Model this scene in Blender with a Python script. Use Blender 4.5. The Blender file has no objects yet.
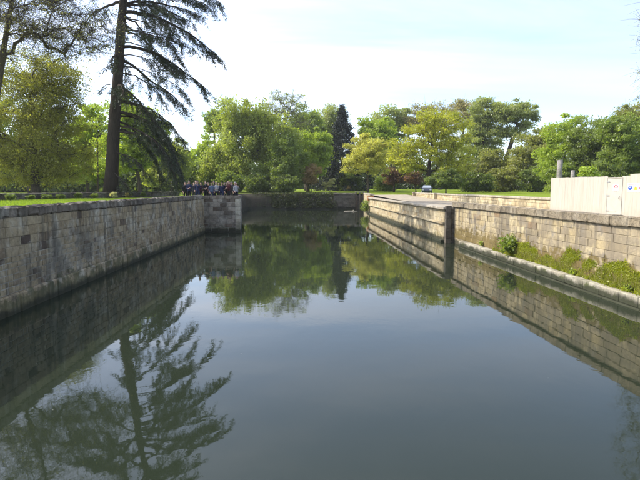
import bpy, bmesh, math, random
import numpy as np
from mathutils import Vector, Matrix

scene = bpy.context.scene
col = scene.collection
R = math.radians

# ------------------------------------------------------------ camera
EYE = 3.8; F = 518.0; PITCH = math.atan((240 - 189) / F)
cam_d = bpy.data.cameras.new('camera'); cam = bpy.data.objects.new('camera', cam_d); col.objects.link(cam)
cam_d.sensor_width = 36.0; cam_d.lens = F / 640 * 36.0; cam_d.clip_start = 0.1; cam_d.clip_end = 4000
cam.location = (0, 0, EYE); cam.rotation_euler = (math.pi / 2 - PITCH, 0, 0)
scene.camera = cam

# ------------------------------------------------------------ sky, sun, exposure
SUN_EL = R(41); SUN_AZ = R(-78)            # azimuth from +Y towards +X (negative: to the left)
SUN = Vector((math.sin(SUN_AZ) * math.cos(SUN_EL), math.cos(SUN_AZ) * math.cos(SUN_EL), math.sin(SUN_EL)))
world = bpy.data.worlds.new('World'); scene.world = world; world.use_nodes = True
wt = world.node_tree; wt.nodes.clear()
def N(t, kind, **kw):
    n = t.nodes.new(kind)
    for k, v in kw.items():
        if k in ('operation', 'blend_type', 'noise_dimensions', 'sky_type', 'data_type', 'attribute_name', 'feature', 'distance', 'wave_type', 'bands_direction', 'interpolation_type', 'vector_type', 'clamp'):
            setattr(n, k, v)
        else:
            n.inputs[k].default_value = v
    return n
sky = N(wt, 'ShaderNodeTexSky', sky_type='NISHITA')
sky.sun_disc = False; sky.sun_elevation = SUN_EL; sky.sun_rotation = SUN_AZ
sky.air_density = 1.0; sky.dust_density = 0.9; sky.ozone_density = 3.4
wc = N(wt, 'ShaderNodeTexCoord')
sep = N(wt, 'ShaderNodeSeparateXYZ'); wt.links.new(wc.outputs['Generated'], sep.inputs[0])
zz = N(wt, 'ShaderNodeMath', operation='MAXIMUM'); zz.inputs[1].default_value = 0.0
wt.links.new(sep.outputs['Z'], zz.inputs[0])
za = N(wt, 'ShaderNodeMath', operation='ADD'); za.inputs[1].default_value = 0.12; wt.links.new(zz.outputs[0], za.inputs[0])
dx = N(wt, 'ShaderNodeMath', operation='DIVIDE'); wt.links.new(sep.outputs['X'], dx.inputs[0]); wt.links.new(za.outputs[0], dx.inputs[1])
dy = N(wt, 'ShaderNodeMath', operation='DIVIDE'); wt.links.new(sep.outputs['Y'], dy.inputs[0]); wt.links.new(za.outputs[0], dy.inputs[1])
cmb = N(wt, 'ShaderNodeCombineXYZ'); wt.links.new(dx.outputs[0], cmb.inputs[0]); wt.links.new(dy.outputs[0], cmb.inputs[1])
mp = N(wt, 'ShaderNodeMapping'); mp.inputs['Rotation'].default_value = (0, 0, R(-22)); mp.inputs['Scale'].default_value = (0.45, 1.5, 1)
wt.links.new(cmb.outputs[0], mp.inputs[0])
cn = N(wt, 'ShaderNodeTexNoise', Scale=0.8, Detail=8.0, Roughness=0.6, Distortion=0.8); wt.links.new(mp.outputs[0], cn.inputs['Vector'])
cr = N(wt, 'ShaderNodeMapRange', interpolation_type='SMOOTHSTEP'); wt.links.new(cn.outputs[0], cr.inputs[0])
cr.inputs[1].default_value = 0.34; cr.inputs[2].default_value = 0.82; cr.inputs[3].default_value = 0.14; cr.inputs[4].default_value = 0.50
# thin cirrus lights up towards the sun (forward scattering)
dt = N(wt, 'ShaderNodeVectorMath', operation='DOT_PRODUCT'); wt.links.new(wc.outputs['Generated'], dt.inputs[0]); dt.inputs[1].default_value = SUN
ph = N(wt, 'ShaderNodeMapRange'); wt.links.new(dt.outputs['Value'], ph.inputs[0])
ph.inputs[1].default_value = -0.4; ph.inputs[2].default_value = 1.0; ph.inputs[3].default_value = 0.0; ph.inputs[4].default_value = 1.0
pw = N(wt, 'ShaderNodeMath', operation='POWER'); wt.links.new(ph.outputs[0], pw.inputs[0]); pw.inputs[1].default_value = 3.0
pm = N(wt, 'ShaderNodeMath', operation='MULTIPLY_ADD'); wt.links.new(pw.outputs[0], pm.inputs[0]); pm.inputs[1].default_value = 20.0; pm.inputs[2].default_value = 3.6
cc = N(wt, 'ShaderNodeVectorMath', operation='SCALE'); cc.inputs[0].default_value = (1.0, 0.99, 0.97); wt.links.new(pm.outputs[0], cc.inputs['Scale'])
mx = N(wt, 'ShaderNodeMix', data_type='RGBA'); wt.links.new(cr.outputs[0], mx.inputs[0]); wt.links.new(sky.outputs[0], mx.inputs[6]); wt.links.new(cc.outputs[0], mx.inputs[7])
tint = N(wt, 'ShaderNodeVectorMath', operation='MULTIPLY'); wt.links.new(mx.outputs[2], tint.inputs[0]); tint.inputs[1].default_value = (0.97, 0.94, 0.96)
bg = N(wt, 'ShaderNodeBackground', Strength=0.15); wt.links.new(tint.outputs[0], bg.inputs[0])
wo = N(wt, 'ShaderNodeOutputWorld'); wt.links.new(bg.outputs[0], wo.inputs[0])
sd = bpy.data.lights.new('sun', 'SUN'); sd.energy = 2.6; sd.angle = R(0.55); sd.color = (1.0, 0.94, 0.84)
so = bpy.data.objects.new('sun', sd); col.objects.link(so); so.rotation_euler = (-SUN).to_track_quat('-Z', 'Y').to_euler()
so.location = (-60, 40, 60)
vs = scene.view_settings; vs.view_transform = 'Standard'; vs.look = 'None'; vs.gamma = 1.0; vs.exposure = 1.28; vs.use_curve_mapping = False
scene.cycles.max_bounces = 6; scene.cycles.diffuse_bounces = 3; scene.cycles.glossy_bounces = 3
scene.cycles.transmission_bounces = 4; scene.cycles.transparent_max_bounces = 4
scene.cycles.caustics_reflective = False; scene.cycles.caustics_refractive = False

# ------------------------------------------------------------ picture to place
def ray(x, y):
    a = (x - 320) / F; b = (240 - y) / F; c, s = math.cos(PITCH), math.sin(PITCH)
    return np.array([a, c + b * s, -s + b * c])
def at_depth(x, y, Y):
    d = ray(x, y); return np.array([0, 0, EYE]) + d * (Y / d[1])
def at_height(x, y, z):
    d = ray(x, y); return np.array([0, 0, EYE]) + d * ((z - EYE) / d[2])
def ground_z(y):                     # the far lawn rises gently behind the basin
    if y < 100: return 2.95
    if y < 170: return 2.95 + (y - 100) / 70 * 0.75
    return 3.7 + min(y - 170, 400) / 400 * 2.0

# ------------------------------------------------------------ materials
def mat(name):
    m = bpy.data.materials.new(name); m.use_nodes = True; t = m.node_tree; t.nodes.clear()
    out = N(t, 'ShaderNodeOutputMaterial'); return m, t, out
def rgb(c): return (c[0], c[1], c[2], 1.0)
def ramp(t, stops):
    n = t.nodes.new('ShaderNodeValToRGB'); e = n.color_ramp.elements
    while len(e) < len(stops): e.new(0.5)
    for i, (p, c) in enumerate(stops): e[i].position = p; e[i].color = rgb(c)
    return n
def mixc(t, fac, a, b, blend='MIX'):
    n = N(t, 'ShaderNodeMix', data_type='RGBA', blend_type=blend)
    for i, s in ((0, fac), (6, a), (7, b)):
        if hasattr(s, 'is_output'): t.links.new(s, n.inputs[i])
        elif isinstance(s, (tuple, list)): n.inputs[i].default_value = rgb(s)
        else: n.inputs[i].default_value = s
    return n.outputs[2]
def maprange(t, v, a, b, c=0.0, d=1.0, smooth=False):
    n = N(t, 'ShaderNodeMapRange')
    if smooth: n.interpolation_type = 'SMOOTHSTEP'
    t.links.new(v, n.inputs[0])
    for i, x in enumerate((a, b, c, d)): n.inputs[i + 1].default_value = x
    return n.outputs[0]
def math2(t, op, a, b):
    n = N(t, 'ShaderNodeMath', operation=op)
    for i, s in enumerate((a, b)):
        if hasattr(s, 'is_output'): t.links.new(s, n.inputs[i])
        else: n.inputs[i].default_value = s
    return n.outputs[0]
def noise(t, vec, scale, detail=4.0, rough=0.6, dist=0.0):
    n = N(t, 'ShaderNodeTexNoise', Scale=scale, Detail=detail, Roughness=rough, Distortion=dist)
    t.links.new(vec, n.inputs['Vector']); return n.outputs[0]
def stretch(t, vec, s):
    n = N(t, 'ShaderNodeMapping'); n.inputs['Scale'].default_value = s; t.links.new(vec, n.inputs[0]); return n.outputs[0]
def piece_random(t):
    a = N(t, 'ShaderNodeAttribute', attribute_name='var'); o = N(t, 'ShaderNodeObjectInfo')
    return math2(t, 'FRACT', math2(t, 'ADD', a.outputs['Fac'], o.outputs['Random']), 0.0)

def stone_mat(name, stops, lichen, stain, moss=None, streak=0.5, wet=0.32, rough=0.9, lich_amt=0.6, bump=0.5, stain_amt=0.7, speckle=False, grime=None):
    m, t, out = mat(name)
    g = N(t, 'ShaderNodeNewGeometry'); P = g.outputs['Position']
    sp = N(t, 'ShaderNodeSeparateXYZ'); t.links.new(P, sp.inputs[0]); Z = sp.outputs['Z']
    r = ramp(t, stops); t.links.new(piece_random(t), r.inputs[0]); c = r.outputs[0]
    n1 = noise(t, P, 7.0, 6, 0.7); c = mixc(t, 0.55, c, ramp_of(t, n1, [(0.25, (0.30, 0.30, 0.30)), (0.75, (1.25, 1.25, 1.25))]), 'MULTIPLY')
    n2 = noise(t, P, 1.1, 5, 0.65, 0.4); c = mixc(t, math2(t, 'MULTIPLY', maprange(t, n2, 0.48, 0.66, 0, 1, True), lich_amt), c, lichen)
    n4 = noise(t, P, 2.4, 7, 0.78, 0.3); c = mixc(t, 0.8, c, ramp_of(t, n4, [(0.32, (0.50, 0.49, 0.47)), (0.5, (1.0, 1.0, 1.0)), (0.68, (1.28, 1.27, 1.22))]), 'MULTIPLY')
    ns = noise(t, stretch(t, P, (2.6, 2.6, 0.22)), 1.0, 5, 0.6)
    c = mixc(t, math2(t, 'MULTIPLY', maprange(t, ns, 0.50, 0.68, 0, 1, True), streak), c, stain)
    n3 = noise(t, P, 0.55, 4, 0.6); c = mixc(t, math2(t, 'MULTIPLY', maprange(t, n3, 0.52, 0.66, 0, 1, True), stain_amt), c, stain)
    if grime: c = mixc(t, maprange(t, math2(t, 'ADD', noise(t, stretch(t, P, (1, 1, 1.6)), 0.9, 6, 0.7, 0.5), maprange(t, sp.outputs['Y'], 13.0, 34.0, 0.13, -0.08)), 0.46, 0.65, 0, 0.75, True), c, grime)
    if speckle: c = mixc(t, math2(t, 'MULTIPLY', maprange(t, noise(t, P, 16.0, 4, 0.75), 0.52, 0.60, 0, 1, True), 0.75), c, stain)
    if moss:
        mc, z0, z1, amt = moss
        nm = noise(t, P, 2.2, 5, 0.65)
        zz = maprange(t, Z, z0, z1, 0.30, -0.25)
        c = mixc(t, math2(t, 'MULTIPLY', maprange(t, math2(t, 'ADD', nm, zz), 0.55, 0.66, 0, 1, True), amt), c, mc)
    if wet:
        nw = noise(t, P, 1.7, 5, 0.65)
        w = maprange(t, math2(t, 'ADD', Z, math2(t, 'MULTIPLY', nw, -0.5)), wet - 0.36, wet - 0.14, 1, 0, True)
        c = mixc(t, math2(t, 'MULTIPLY', w, 0.85), c, (0.022, 0.024, 0.014))
    b = N(t, 'ShaderNodeBsdfPrincipled', Roughness=rough); t.links.new(c, b.inputs['Base Color']); b.inputs['Specular IOR Level'].default_value = 0.25
    bp = N(t, 'ShaderNodeBump', Strength=bump, Distance=0.03)
    t.links.new(math2(t, 'ADD', noise(t, P, 14.0, 6, 0.75), math2(t, 'MULTIPLY', noise(t, P, 55.0, 4, 0.7), 0.5)), bp.inputs['Height'])
    t.links.new(bp.outputs[0], b.inputs['Normal']); t.links.new(b.outputs[0], out.inputs[0]); return m
def ramp_of(t, v, stops):
    r = ramp(t, stops); t.links.new(v, r.inputs[0]); return r.outputs[0]

def simple_mat(name, c, rough=0.8, var=0.25, scale=6.0, metal=0.0, bump=0.2, spec=0.4):
    m, t, out = mat(name)
    g = N(t, 'ShaderNodeTexCoord')
    n = noise(t, g.outputs['Object'], scale, 5, 0.65)
    lo = tuple(x * (1 - var) for x in c); hi = tuple(min(1, x * (1 + var)) for x in c)
    b = N(t, 'ShaderNodeBsdfPrincipled', Roughness=rough, Metallic=metal); b.inputs['Specular IOR Level'].default_value = spec
    t.links.new(ramp_of(t, n, [(0.3, lo), (0.7, hi)]), b.inputs['Base Color'])
    if bump:
        bp = N(t, 'ShaderNodeBump', Strength=bump, Distance=0.02); t.links.new(n, bp.inputs['Height']); t.links.new(bp.outputs[0], b.inputs['Normal'])
    t.links.new(b.outputs[0], out.inputs[0]); return m

def leaf_mat(name, a, b2, trans=0.45, tint=(1.15, 1.2, 0.55)):
    m, t, out = mat(name)
    at = N(t, 'ShaderNodeAttribute', attribute_name='var')
    c = ramp_of(t, at.outputs['Fac'], [(0.0, a), (1.0, b2)])
    d = N(t, 'ShaderNodeBsdfDiffuse'); t.links.new(c, d.inputs[0])
    tr = N(t, 'ShaderNodeBsdfTranslucent'); t.links.new(mixc(t, 1.0, c, tint, 'MULTIPLY'), tr.inputs[0])
    s = N(t, 'ShaderNodeMixShader', Fac=trans); t.links.new(d.outputs[0], s.inputs[1]); t.links.new(tr.outputs[0], s.inputs[2])
    gl = N(t, 'ShaderNodeBsdfGlossy', Roughness=0.45); gl.inputs[0].default_value = (1, 1, 1, 1)
    s2 = N(t, 'ShaderNodeMixShader', Fac=0.025); t.links.new(s.outputs[0], s2.inputs[1]); t.links.new(gl.outputs[0], s2.inputs[2])
    t.links.new(s2.outputs[0], out.inputs[0]); return m

def bark_mat(name, c, scale=1.0):
    m, t, out = mat(name)
    g = N(t, 'ShaderNodeNewGeometry'); P = stretch(t, g.outputs['Position'], (4 * scale, 4 * scale, 0.8 * scale))
    n = noise(t, P, 2.0, 6, 0.7, 0.6)
    b = N(t, 'ShaderNodeBsdfPrincipled', Roughness=0.95); b.inputs['Specular IOR Level'].default_value = 0.15
    t.links.new(ramp_of(t, n, [(0.3, tuple(x * 0.45 for x in c)), (0.7, tuple(x * 1.35 for x in c))]), b.inputs['Base Color'])
    bp = N(t, 'ShaderNodeBump', Strength=1.0, Distance=0.12); t.links.new(n, bp.inputs['Height']); t.links.new(bp.outputs[0], b.inputs['Normal'])
    t.links.new(b.outputs[0], out.inputs[0]); return m

M = {}
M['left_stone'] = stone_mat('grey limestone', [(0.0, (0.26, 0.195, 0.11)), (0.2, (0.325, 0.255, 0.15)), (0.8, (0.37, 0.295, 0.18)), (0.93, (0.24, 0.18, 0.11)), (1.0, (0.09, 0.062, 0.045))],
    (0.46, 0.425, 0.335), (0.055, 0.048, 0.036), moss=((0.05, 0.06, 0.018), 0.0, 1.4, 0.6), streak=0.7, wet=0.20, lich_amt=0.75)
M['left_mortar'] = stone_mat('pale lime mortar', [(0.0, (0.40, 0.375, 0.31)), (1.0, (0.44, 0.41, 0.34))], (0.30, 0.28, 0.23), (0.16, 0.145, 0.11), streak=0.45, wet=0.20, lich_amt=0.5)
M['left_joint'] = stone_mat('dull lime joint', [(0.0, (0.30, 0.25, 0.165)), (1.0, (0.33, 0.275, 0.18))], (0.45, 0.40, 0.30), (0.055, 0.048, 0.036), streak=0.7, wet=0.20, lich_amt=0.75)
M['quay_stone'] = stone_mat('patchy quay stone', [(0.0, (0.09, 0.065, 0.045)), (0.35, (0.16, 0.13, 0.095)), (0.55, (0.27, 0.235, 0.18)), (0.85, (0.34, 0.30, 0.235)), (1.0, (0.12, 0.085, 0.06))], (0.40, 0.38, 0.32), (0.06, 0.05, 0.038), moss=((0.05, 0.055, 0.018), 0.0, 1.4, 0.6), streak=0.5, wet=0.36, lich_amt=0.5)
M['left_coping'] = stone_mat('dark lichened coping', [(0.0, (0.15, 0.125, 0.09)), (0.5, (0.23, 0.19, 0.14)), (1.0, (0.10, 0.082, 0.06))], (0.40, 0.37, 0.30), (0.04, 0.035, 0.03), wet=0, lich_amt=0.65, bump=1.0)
M['right_stone'] = stone_mat('yellow sandstone', [(0.0, (0.36, 0.28, 0.15)), (0.3, (0.42, 0.34, 0.195)), (0.7, (0.46, 0.38, 0.23)), (0.92, (0.37, 0.30, 0.19)), (1.0, (0.27, 0.185, 0.10))],
    (0.235, 0.21, 0.17), (0.11, 0.092, 0.068), moss=((0.12, 0.085, 0.018), 0.5, 2.3, 0.8), streak=0.8, wet=0.26, lich_amt=0.85, grime=(0.205, 0.168, 0.115))
M['right_mortar'] = stone_mat('sandy mortar', [(0.0, (0.36, 0.295, 0.185)), (1.0, (0.40, 0.32, 0.20))], (0.24, 0.21, 0.16), (0.11, 0.09, 0.06), streak=.75, wet=0.30)
M['right_coping'] = stone_mat('lichened grey coping', [(0.0, (0.28, 0.225, 0.145)), (0.5, (0.33, 0.27, 0.18)), (1.0, (0.24, 0.195, 0.13))], (0.42, 0.375, 0.285), (0.07, 0.06, 0.045), wet=0, lich_amt=0.55, bump=1.0, speckle=True)
M['ledge'] = stone_mat('pale ledge stone', [(0.0, (0.40, 0.36, 0.27)), (0.5, (0.50, 0.46, 0.36)), (1.0, (0.34, 0.30, 0.22))], (0.30, 0.29, 0.20), (0.11, 0.10, 0.06), moss=((0.07, 0.085, 0.02), 0.05, 0.55, 0.8), wet=0.30)
M['far_stone'] = stone_mat('honey sandstone', [(0.0, (0.45, 0.37, 0.22)), (0.5, (0.58, 0.49, 0.31)), (1.0, (0.40, 0.30, 0.16))], (0.40, 0.37, 0.30), (0.19, 0.155, 0.095), moss=((0.14, 0.12, 0.03), 0.0, 1.2, 0.6), streak=0.35, wet=0.36, lich_amt=0.4)
M['path_coping'] = stone_mat('pale path coping', [(0.0, (0.38, 0.335, 0.255)), (1.0, (0.45, 0.395, 0.30))], (0.40, 0.36, 0.29), (0.26, 0.22, 0.16), wet=0, lich_amt=0.4)
M['garden_and_shade_stone'] = stone_mat('dark garden and shaded end stone', [(0.0, (0.10, 0.085, 0.06)), (0.5, (0.18, 0.15, 0.11)), (1.0, (0.07, 0.06, 0.05))], (0.22, 0.20, 0.16), (0.05, 0.045, 0.03), wet=0)  # garden wall stone; on the revetment end its dark tone stands in for shade
M['grey_stone'] = stone_mat('grey revetment stone', [(0.0, (0.09, 0.082, 0.06)), (0.5, (0.14, 0.125, 0.095)), (1.0, (0.07, 0.06, 0.042))], (0.16, 0.15, 0.125), (0.05, 0.05, 0.035), wet=0.45)
M['timber'] = simple_mat('weathered timber', (0.10, 0.085, 0.065), 0.85, 0.5, 12)
M['grey_post'] = simple_mat('weathered grey post', (0.22, 0.20, 0.175), 0.85, 0.35, 9)
M['bark_dark'] = bark_mat('dark cedar bark', (0.055, 0.042, 0.034), 0.7)
M['bark'] = bark_mat('brown bark', (0.10, 0.08, 0.06))
M['bark_grey'] = bark_mat('grey bark', (0.16, 0.14, 0.12))
LEAF = {
 'willow': ((0.14, 0.17, 0.03), (0.26, 0.28, 0.065)), 'midgreen': ((0.095, 0.13, 0.024), (0.19, 0.23, 0.05)),
 'bright': ((0.15, 0.20, 0.022), (0.27, 0.32, 0.045)), 'yellow': ((0.24, 0.23, 0.05), (0.40, 0.38, 0.10)),
 'lime': ((0.19, 0.20, 0.018), (0.33, 0.32, 0.045)), 'copper': ((0.075, 0.042, 0.028), (0.15, 0.08, 0.05)),
 'conifer': ((0.010, 0.014, 0.011), (0.028, 0.036, 0.026)), 'cedar': ((0.022, 0.032, 0.020), (0.06, 0.075, 0.042)),
 'olive': ((0.11, 0.12, 0.028), (0.21, 0.21, 0.055)), 'bud': ((0.16, 0.145, 0.06), (0.28, 0.26, 0.10)),
 'silver': ((0.135, 0.155, 0.05), (0.25, 0.27, 0.10)), 'dark': ((0.065, 0.09, 0.02), (0.14, 0.17, 0.04)),
 'yew': ((0.135, 0.14, 0.026), (0.26, 0.25, 0.055)), 'tan': ((0.15, 0.14, 0.05), (0.24, 0.20, 0.09)), 'pale': ((0.26, 0.25, 0.14), (0.38, 0.36, 0.20)),
 'pinkish': ((0.17, 0.11, 0.06), (0.26, 0.19, 0.09)), 'moss': ((0.13, 0.16, 0.012), (0.36, 0.37, 0.03)),
 'bank': ((0.022, 0.028, 0.010), (0.055, 0.066, 0.020)), 'grass': ((0.13, 0.19, 0.015), (0.24, 0.31, 0.03)), 'thicket': ((0.055, 0.075, 0.022), (0.12, 0.15, 0.04)),
}
for k, (a, b_) in LEAF.items(): M['leaf_' + k] = leaf_mat(k + ' leaves', tuple(x * (1.2 if k in ('moss', 'grass', 'cedar', 'conifer') else 1.62) for x in a), tuple(x * (1.2 if k in ('moss', 'grass', 'cedar', 'conifer') else 1.62) for x in b_), 0.2 if k in ('conifer', 'cedar') else 0.55)

def lawn_material():
    m, t, out = mat('mown lawn'); g = N(t, 'ShaderNodeNewGeometry'); P = g.outputs['Position']
    c = ramp_of(t, noise(t, P, 0.35, 6, 0.65), [(0.3, (0.145, 0.205, 0.016)), (0.7, (0.225, 0.29, 0.027))])
    c = mixc(t, 0.6, c, ramp_of(t, noise(t, P, 22.0, 4, 0.7), [(0.25, (0.45, 0.45, 0.4)), (0.75, (1.3, 1.3, 1.2))]), 'MULTIPLY')
    b = N(t, 'ShaderNodeBsdfPrincipled', Roughness=0.95); b.inputs['Specular IOR Level'].default_value = 0.1; t.links.new(c, b.inputs['Base Color'])
    bp = N(t, 'ShaderNodeBump', Strength=0.9, Distance=0.05); t.links.new(noise(t, P, 30.0, 4, 0.7), bp.inputs['Height']); t.links.new(bp.outputs[0], b.inputs['Normal'])
    t.links.new(b.outputs[0], out.inputs[0]); return m
M['lawn'] = lawn_material()
M['gravel'] = stone_mat('sandy gravel', [(0.0, (0.36, 0.30, 0.21)), (1.0, (0.39, 0.33, 0.235))], (0.42, 0.36, 0.27), (0.27, 0.22, 0.155), wet=0, streak=0.1, lich_amt=0.5, stain_amt=0.5)
M['earth'] = stone_mat('dark bank earth', [(0.0, (0.045, 0.038, 0.024)), (1.0, (0.06, 0.05, 0.03))], (0.045, 0.055, 0.018), (0.025, 0.022, 0.014), wet=0.5, bump=1.0)

def water_material():
    m, t, out = mat('canal water'); g = N(t, 'ShaderNodeNewGeometry'); P = g.outputs['Position']
    b = N(t, 'ShaderNodeBsdfPrincipled', Roughness=0.018, IOR=1.333); b.inputs['Base Color'].default_value = (0.018, 0.024, 0.014, 1)
    n1 = noise(t, stretch(t, P, (1.0, 0.75, 1.0)), 0.9, 3, 0.5, 0.3)
    n2 = noise(t, stretch(t, P, (1.0, 0.7, 1.0)), 5.0, 3, 0.55)
    patch = maprange(t, noise(t, P, 0.11, 2, 0.5), 0.40, 0.65, 0.25, 1.0, True)
    h = math2(t, 'ADD', math2(t, 'MULTIPLY', n1, 0.5), math2(t, 'MULTIPLY', math2(t, 'MULTIPLY', n2, 0.16), patch))
    bp = N(t, 'ShaderNodeBump', Strength=1.0, Distance=0.008); t.links.new(h, bp.inputs['Height']); t.links.new(bp.outputs[0], b.inputs['Normal'])
    t.links.new(b.outputs[0], out.inputs[0]); return m
M['water'] = water_material()

# ------------------------------------------------------------ helpers
def link(o, parent=None):
    col.objects.link(o)
    if parent is not None: o.parent = parent
    return o
def tag(o, label=None, cat=None, group=None, kind=None):
    if label: o['label'] = label
    if cat: o['category'] = cat
    if group: o['group'] = group
    if kind: o['kind'] = kind
    return o
def empty(name, loc=(0, 0, 0), rz=0.0):
    o = bpy.data.objects.new(name, None); o.location = loc; o.rotation_euler = (0, 0, rz); o.empty_display_size = 0.3; return link(o)
def mesh_obj(name, verts, faces, material, parent=None, smooth=False, var=None):
    me = bpy.data.meshes.new(name); me.from_pydata([tuple(v) for v in verts], [], [tuple(f) for f in faces])
    me.materials.append(material)
    if smooth: me.polygons.foreach_set('use_smooth', [True] * len(me.polygons))
    if var is not None:
        a = me.attributes.new('var', 'FLOAT', 'FACE'); a.data.foreach_set('value', var)
    me.update(); return link(bpy.data.objects.new(name, me), parent)
def recalc(o):
    bm = bmesh.new(); bm.from_mesh(o.data); bmesh.ops.recalc_face_normals(bm, faces=bm.faces); bm.to_mesh(o.data); bm.free(); return o

class MB:
    """collects boxes and tubes into one mesh"""
    def __init__(s): s.v = []; s.f = []; s.var = []
    def add(s, v, f, var=0.0):
        k = len(s.v); s.v += [tuple(p) for p in v]; s.f += [tuple(i + k for i in q) for q in f]; s.var += [var] * len(f)
    def box(s, x0, x1, y0, y1, z0, z1, ch=0.0, var=0.0):
        if ch <= 0:
            v = [(x, y, z) for z in (z0, z1) for y in (y0, y1) for x in (x0, x1)]
            f = [(0, 2, 3, 1), (4, 5, 7, 6), (0, 1, 5, 4), (2, 6, 7, 3), (0, 4, 6, 2), (1, 3, 7, 5)]
        else:                       # bevelled box: three quads per corner direction
            bm = bmesh.new(); bmesh.ops.create_cube(bm, size=1.0)
            for q in bm.verts: q.co = Vector(((x0 + x1) / 2 + q.co.x * (x1 - x0), (y0 + y1) / 2 + q.co.y * (y1 - y0), (z0 + z1) / 2 + q.co.z * (z1 - z0)))
            bmesh.ops.bevel(bm, geom=bm.edges[:], offset=ch, segments=1, affect='EDGES')
            bm.verts.index_update(); v = [tuple(q.co) for q in bm.verts]; f = [tuple(q.index for q in p.verts) for p in bm.faces]; bm.free()
        s.add(v, f, var)
    def tube(s, pts, rad, sides=8, cap=True, var=0.0):
        pts = np.array(pts, float); n = len(pts); v = []; f = []
        for i in range(n):
            d = pts[min(i + 1, n - 1)] - pts[max(i - 1, 0)]; d /= (np.linalg.norm(d) + 1e-9)
            a = np.cross(d, (0.31, 0.95, 0.05) if abs(d[1]) < 0.8 else (1, 0, 0)); a /= np.linalg.norm(a) + 1e-9; b = np.cross(d, a)
            for k in range(sides):
                t = 2 * math.pi * k / sides; v.append(pts[i] + rad[i] * (math.cos(t) * a + math.sin(t) * b))
        for i in range(n - 1):
            for k in range(sides):
                k2 = (k + 1) % sides; f.append((i * sides + k, i * sides + k2, (i + 1) * sides + k2, (i + 1) * sides + k))
        if cap: f.append(tuple(range(sides - 1, -1, -1))); f.append(tuple(range((n - 1) * sides, n * sides)))
        s.add(v, f, var)
    def ball(s, c, r, n=10, m=7):
        v = []; f = []
        for i in range(m + 1):
            th = math.pi * i / m
            for k in range(n):
                ph = 2 * math.pi * k / n; v.append((c[0] + r[0] * math.sin(th) * math.cos(ph), c[1] + r[1] * math.sin(th) * math.sin(ph), c[2] + r[2] * math.cos(th)))
        for i in range(m):
            for k in range(n): f.append((i * n + k, (i + 1) * n + k, (i + 1) * n + (k + 1) % n, i * n + (k + 1) % n))
        s.add(v, f)
    def build(s, name, material, parent=None, smooth=False): return mesh_obj(name, s.v, s.f, material, parent, smooth, s.var)

def big_mesh(name, V, quads_n, material, parent, var):
    """V: (4n,3) quads in order"""
    me = bpy.data.meshes.new(name); n = quads_n
    me.vertices.add(4 * n); me.vertices.foreach_set('co', V.astype(np.float32).ravel())
    me.loops.add(4 * n); me.loops.foreach_set('vertex_index', np.arange(4 * n, dtype=np.int32))
    me.polygons.add(n); me.polygons.foreach_set('loop_start', np.arange(0, 4 * n, 4, dtype=np.int32))
    me.materials.append(material)
    a = me.attributes.new('var', 'FLOAT', 'FACE'); a.data.foreach_set('value', var.astype(np.float32))
    me.update(calc_edges=True); return link(bpy.data.objects.new(name, me), parent)

def leaf_quads(rng, P, size, aspect=0.55, up=0.5, hang=0.0):
    """a folded-free rhombus leaf at every point of P"""
    n = len(P); nrm = rng.normal(size=(n, 3)); nrm[:, 2] = np.abs(nrm[:, 2]) + up; nrm /= np.linalg.norm(nrm, axis=1)[:, None]
    d = rng.normal(size=(n, 3)); d[:, 2] -= hang; d -= nrm * (d * nrm).sum(1)[:, None]; d /= np.linalg.norm(d, axis=1)[:, None] + 1e-9
    e = np.cross(nrm, d); s = size * np.clip(rng.lognormal(-.08, .42, n), .35, 2.2)[:, None]
    V = np.empty((n, 4, 3)); V[:, 0] = P - d * s * 0.5; V[:, 1] = P + e * s * aspect * 0.5 + d * s * 0.05; V[:, 2] = P + d * s * 0.5; V[:, 3] = P - e * s * aspect * 0.5 + d * s * 0.05
    return V.reshape(-1, 3)

# ------------------------------------------------------------ masonry
def stone_template(rng):
    """unit stone: x,z in -0.5..0.5, y from -1 (back) to 0 (face); chamfered, uneven face"""
    c = rng.uniform(0.010, 0.026); j = lambda a: rng.uniform(-a, a)
    def ringz(inset, y, jit):
        return [(sx * (0.5 - inset) + j(jit), y + j(jit * 0.6), sz * (0.5 - inset * 1.6) + j(jit)) for sx, sz in ((-1, -1), (1, -1), (1, 1), (-1, 1))]
    v = ringz(0.0, -1.0, 0.0) + ringz(0.0, -0.22, 0.012) + ringz(c, 0.0, 0.012)
    v.append((j(0.1), 0.06 + j(0.06), j(0.1)))
    f = []
    for r in (0, 4):
        for k in range(4): f.append((r + k, r + (k + 1) % 4, r + 4 + (k + 1) % 4, r + 4 + k))
    for k in range(4): f.append((8 + k, 8 + (k + 1) % 4, 12))
    return v, f
_rng0 = random.Random(5)
STONES = [stone_template(_rng0) for _ in range(18)]
_cache = {}
def stone_mesh(i, material):
    if (i, material.name) not in _cache:
        me = bpy.data.meshes.new('stone'); me.from_pydata(STONES[i][0], [], STONES[i][1]); me.materials.append(material); me.update()
        _cache[(i, material.name)] = me
    return _cache[(i, material.name)]

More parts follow.
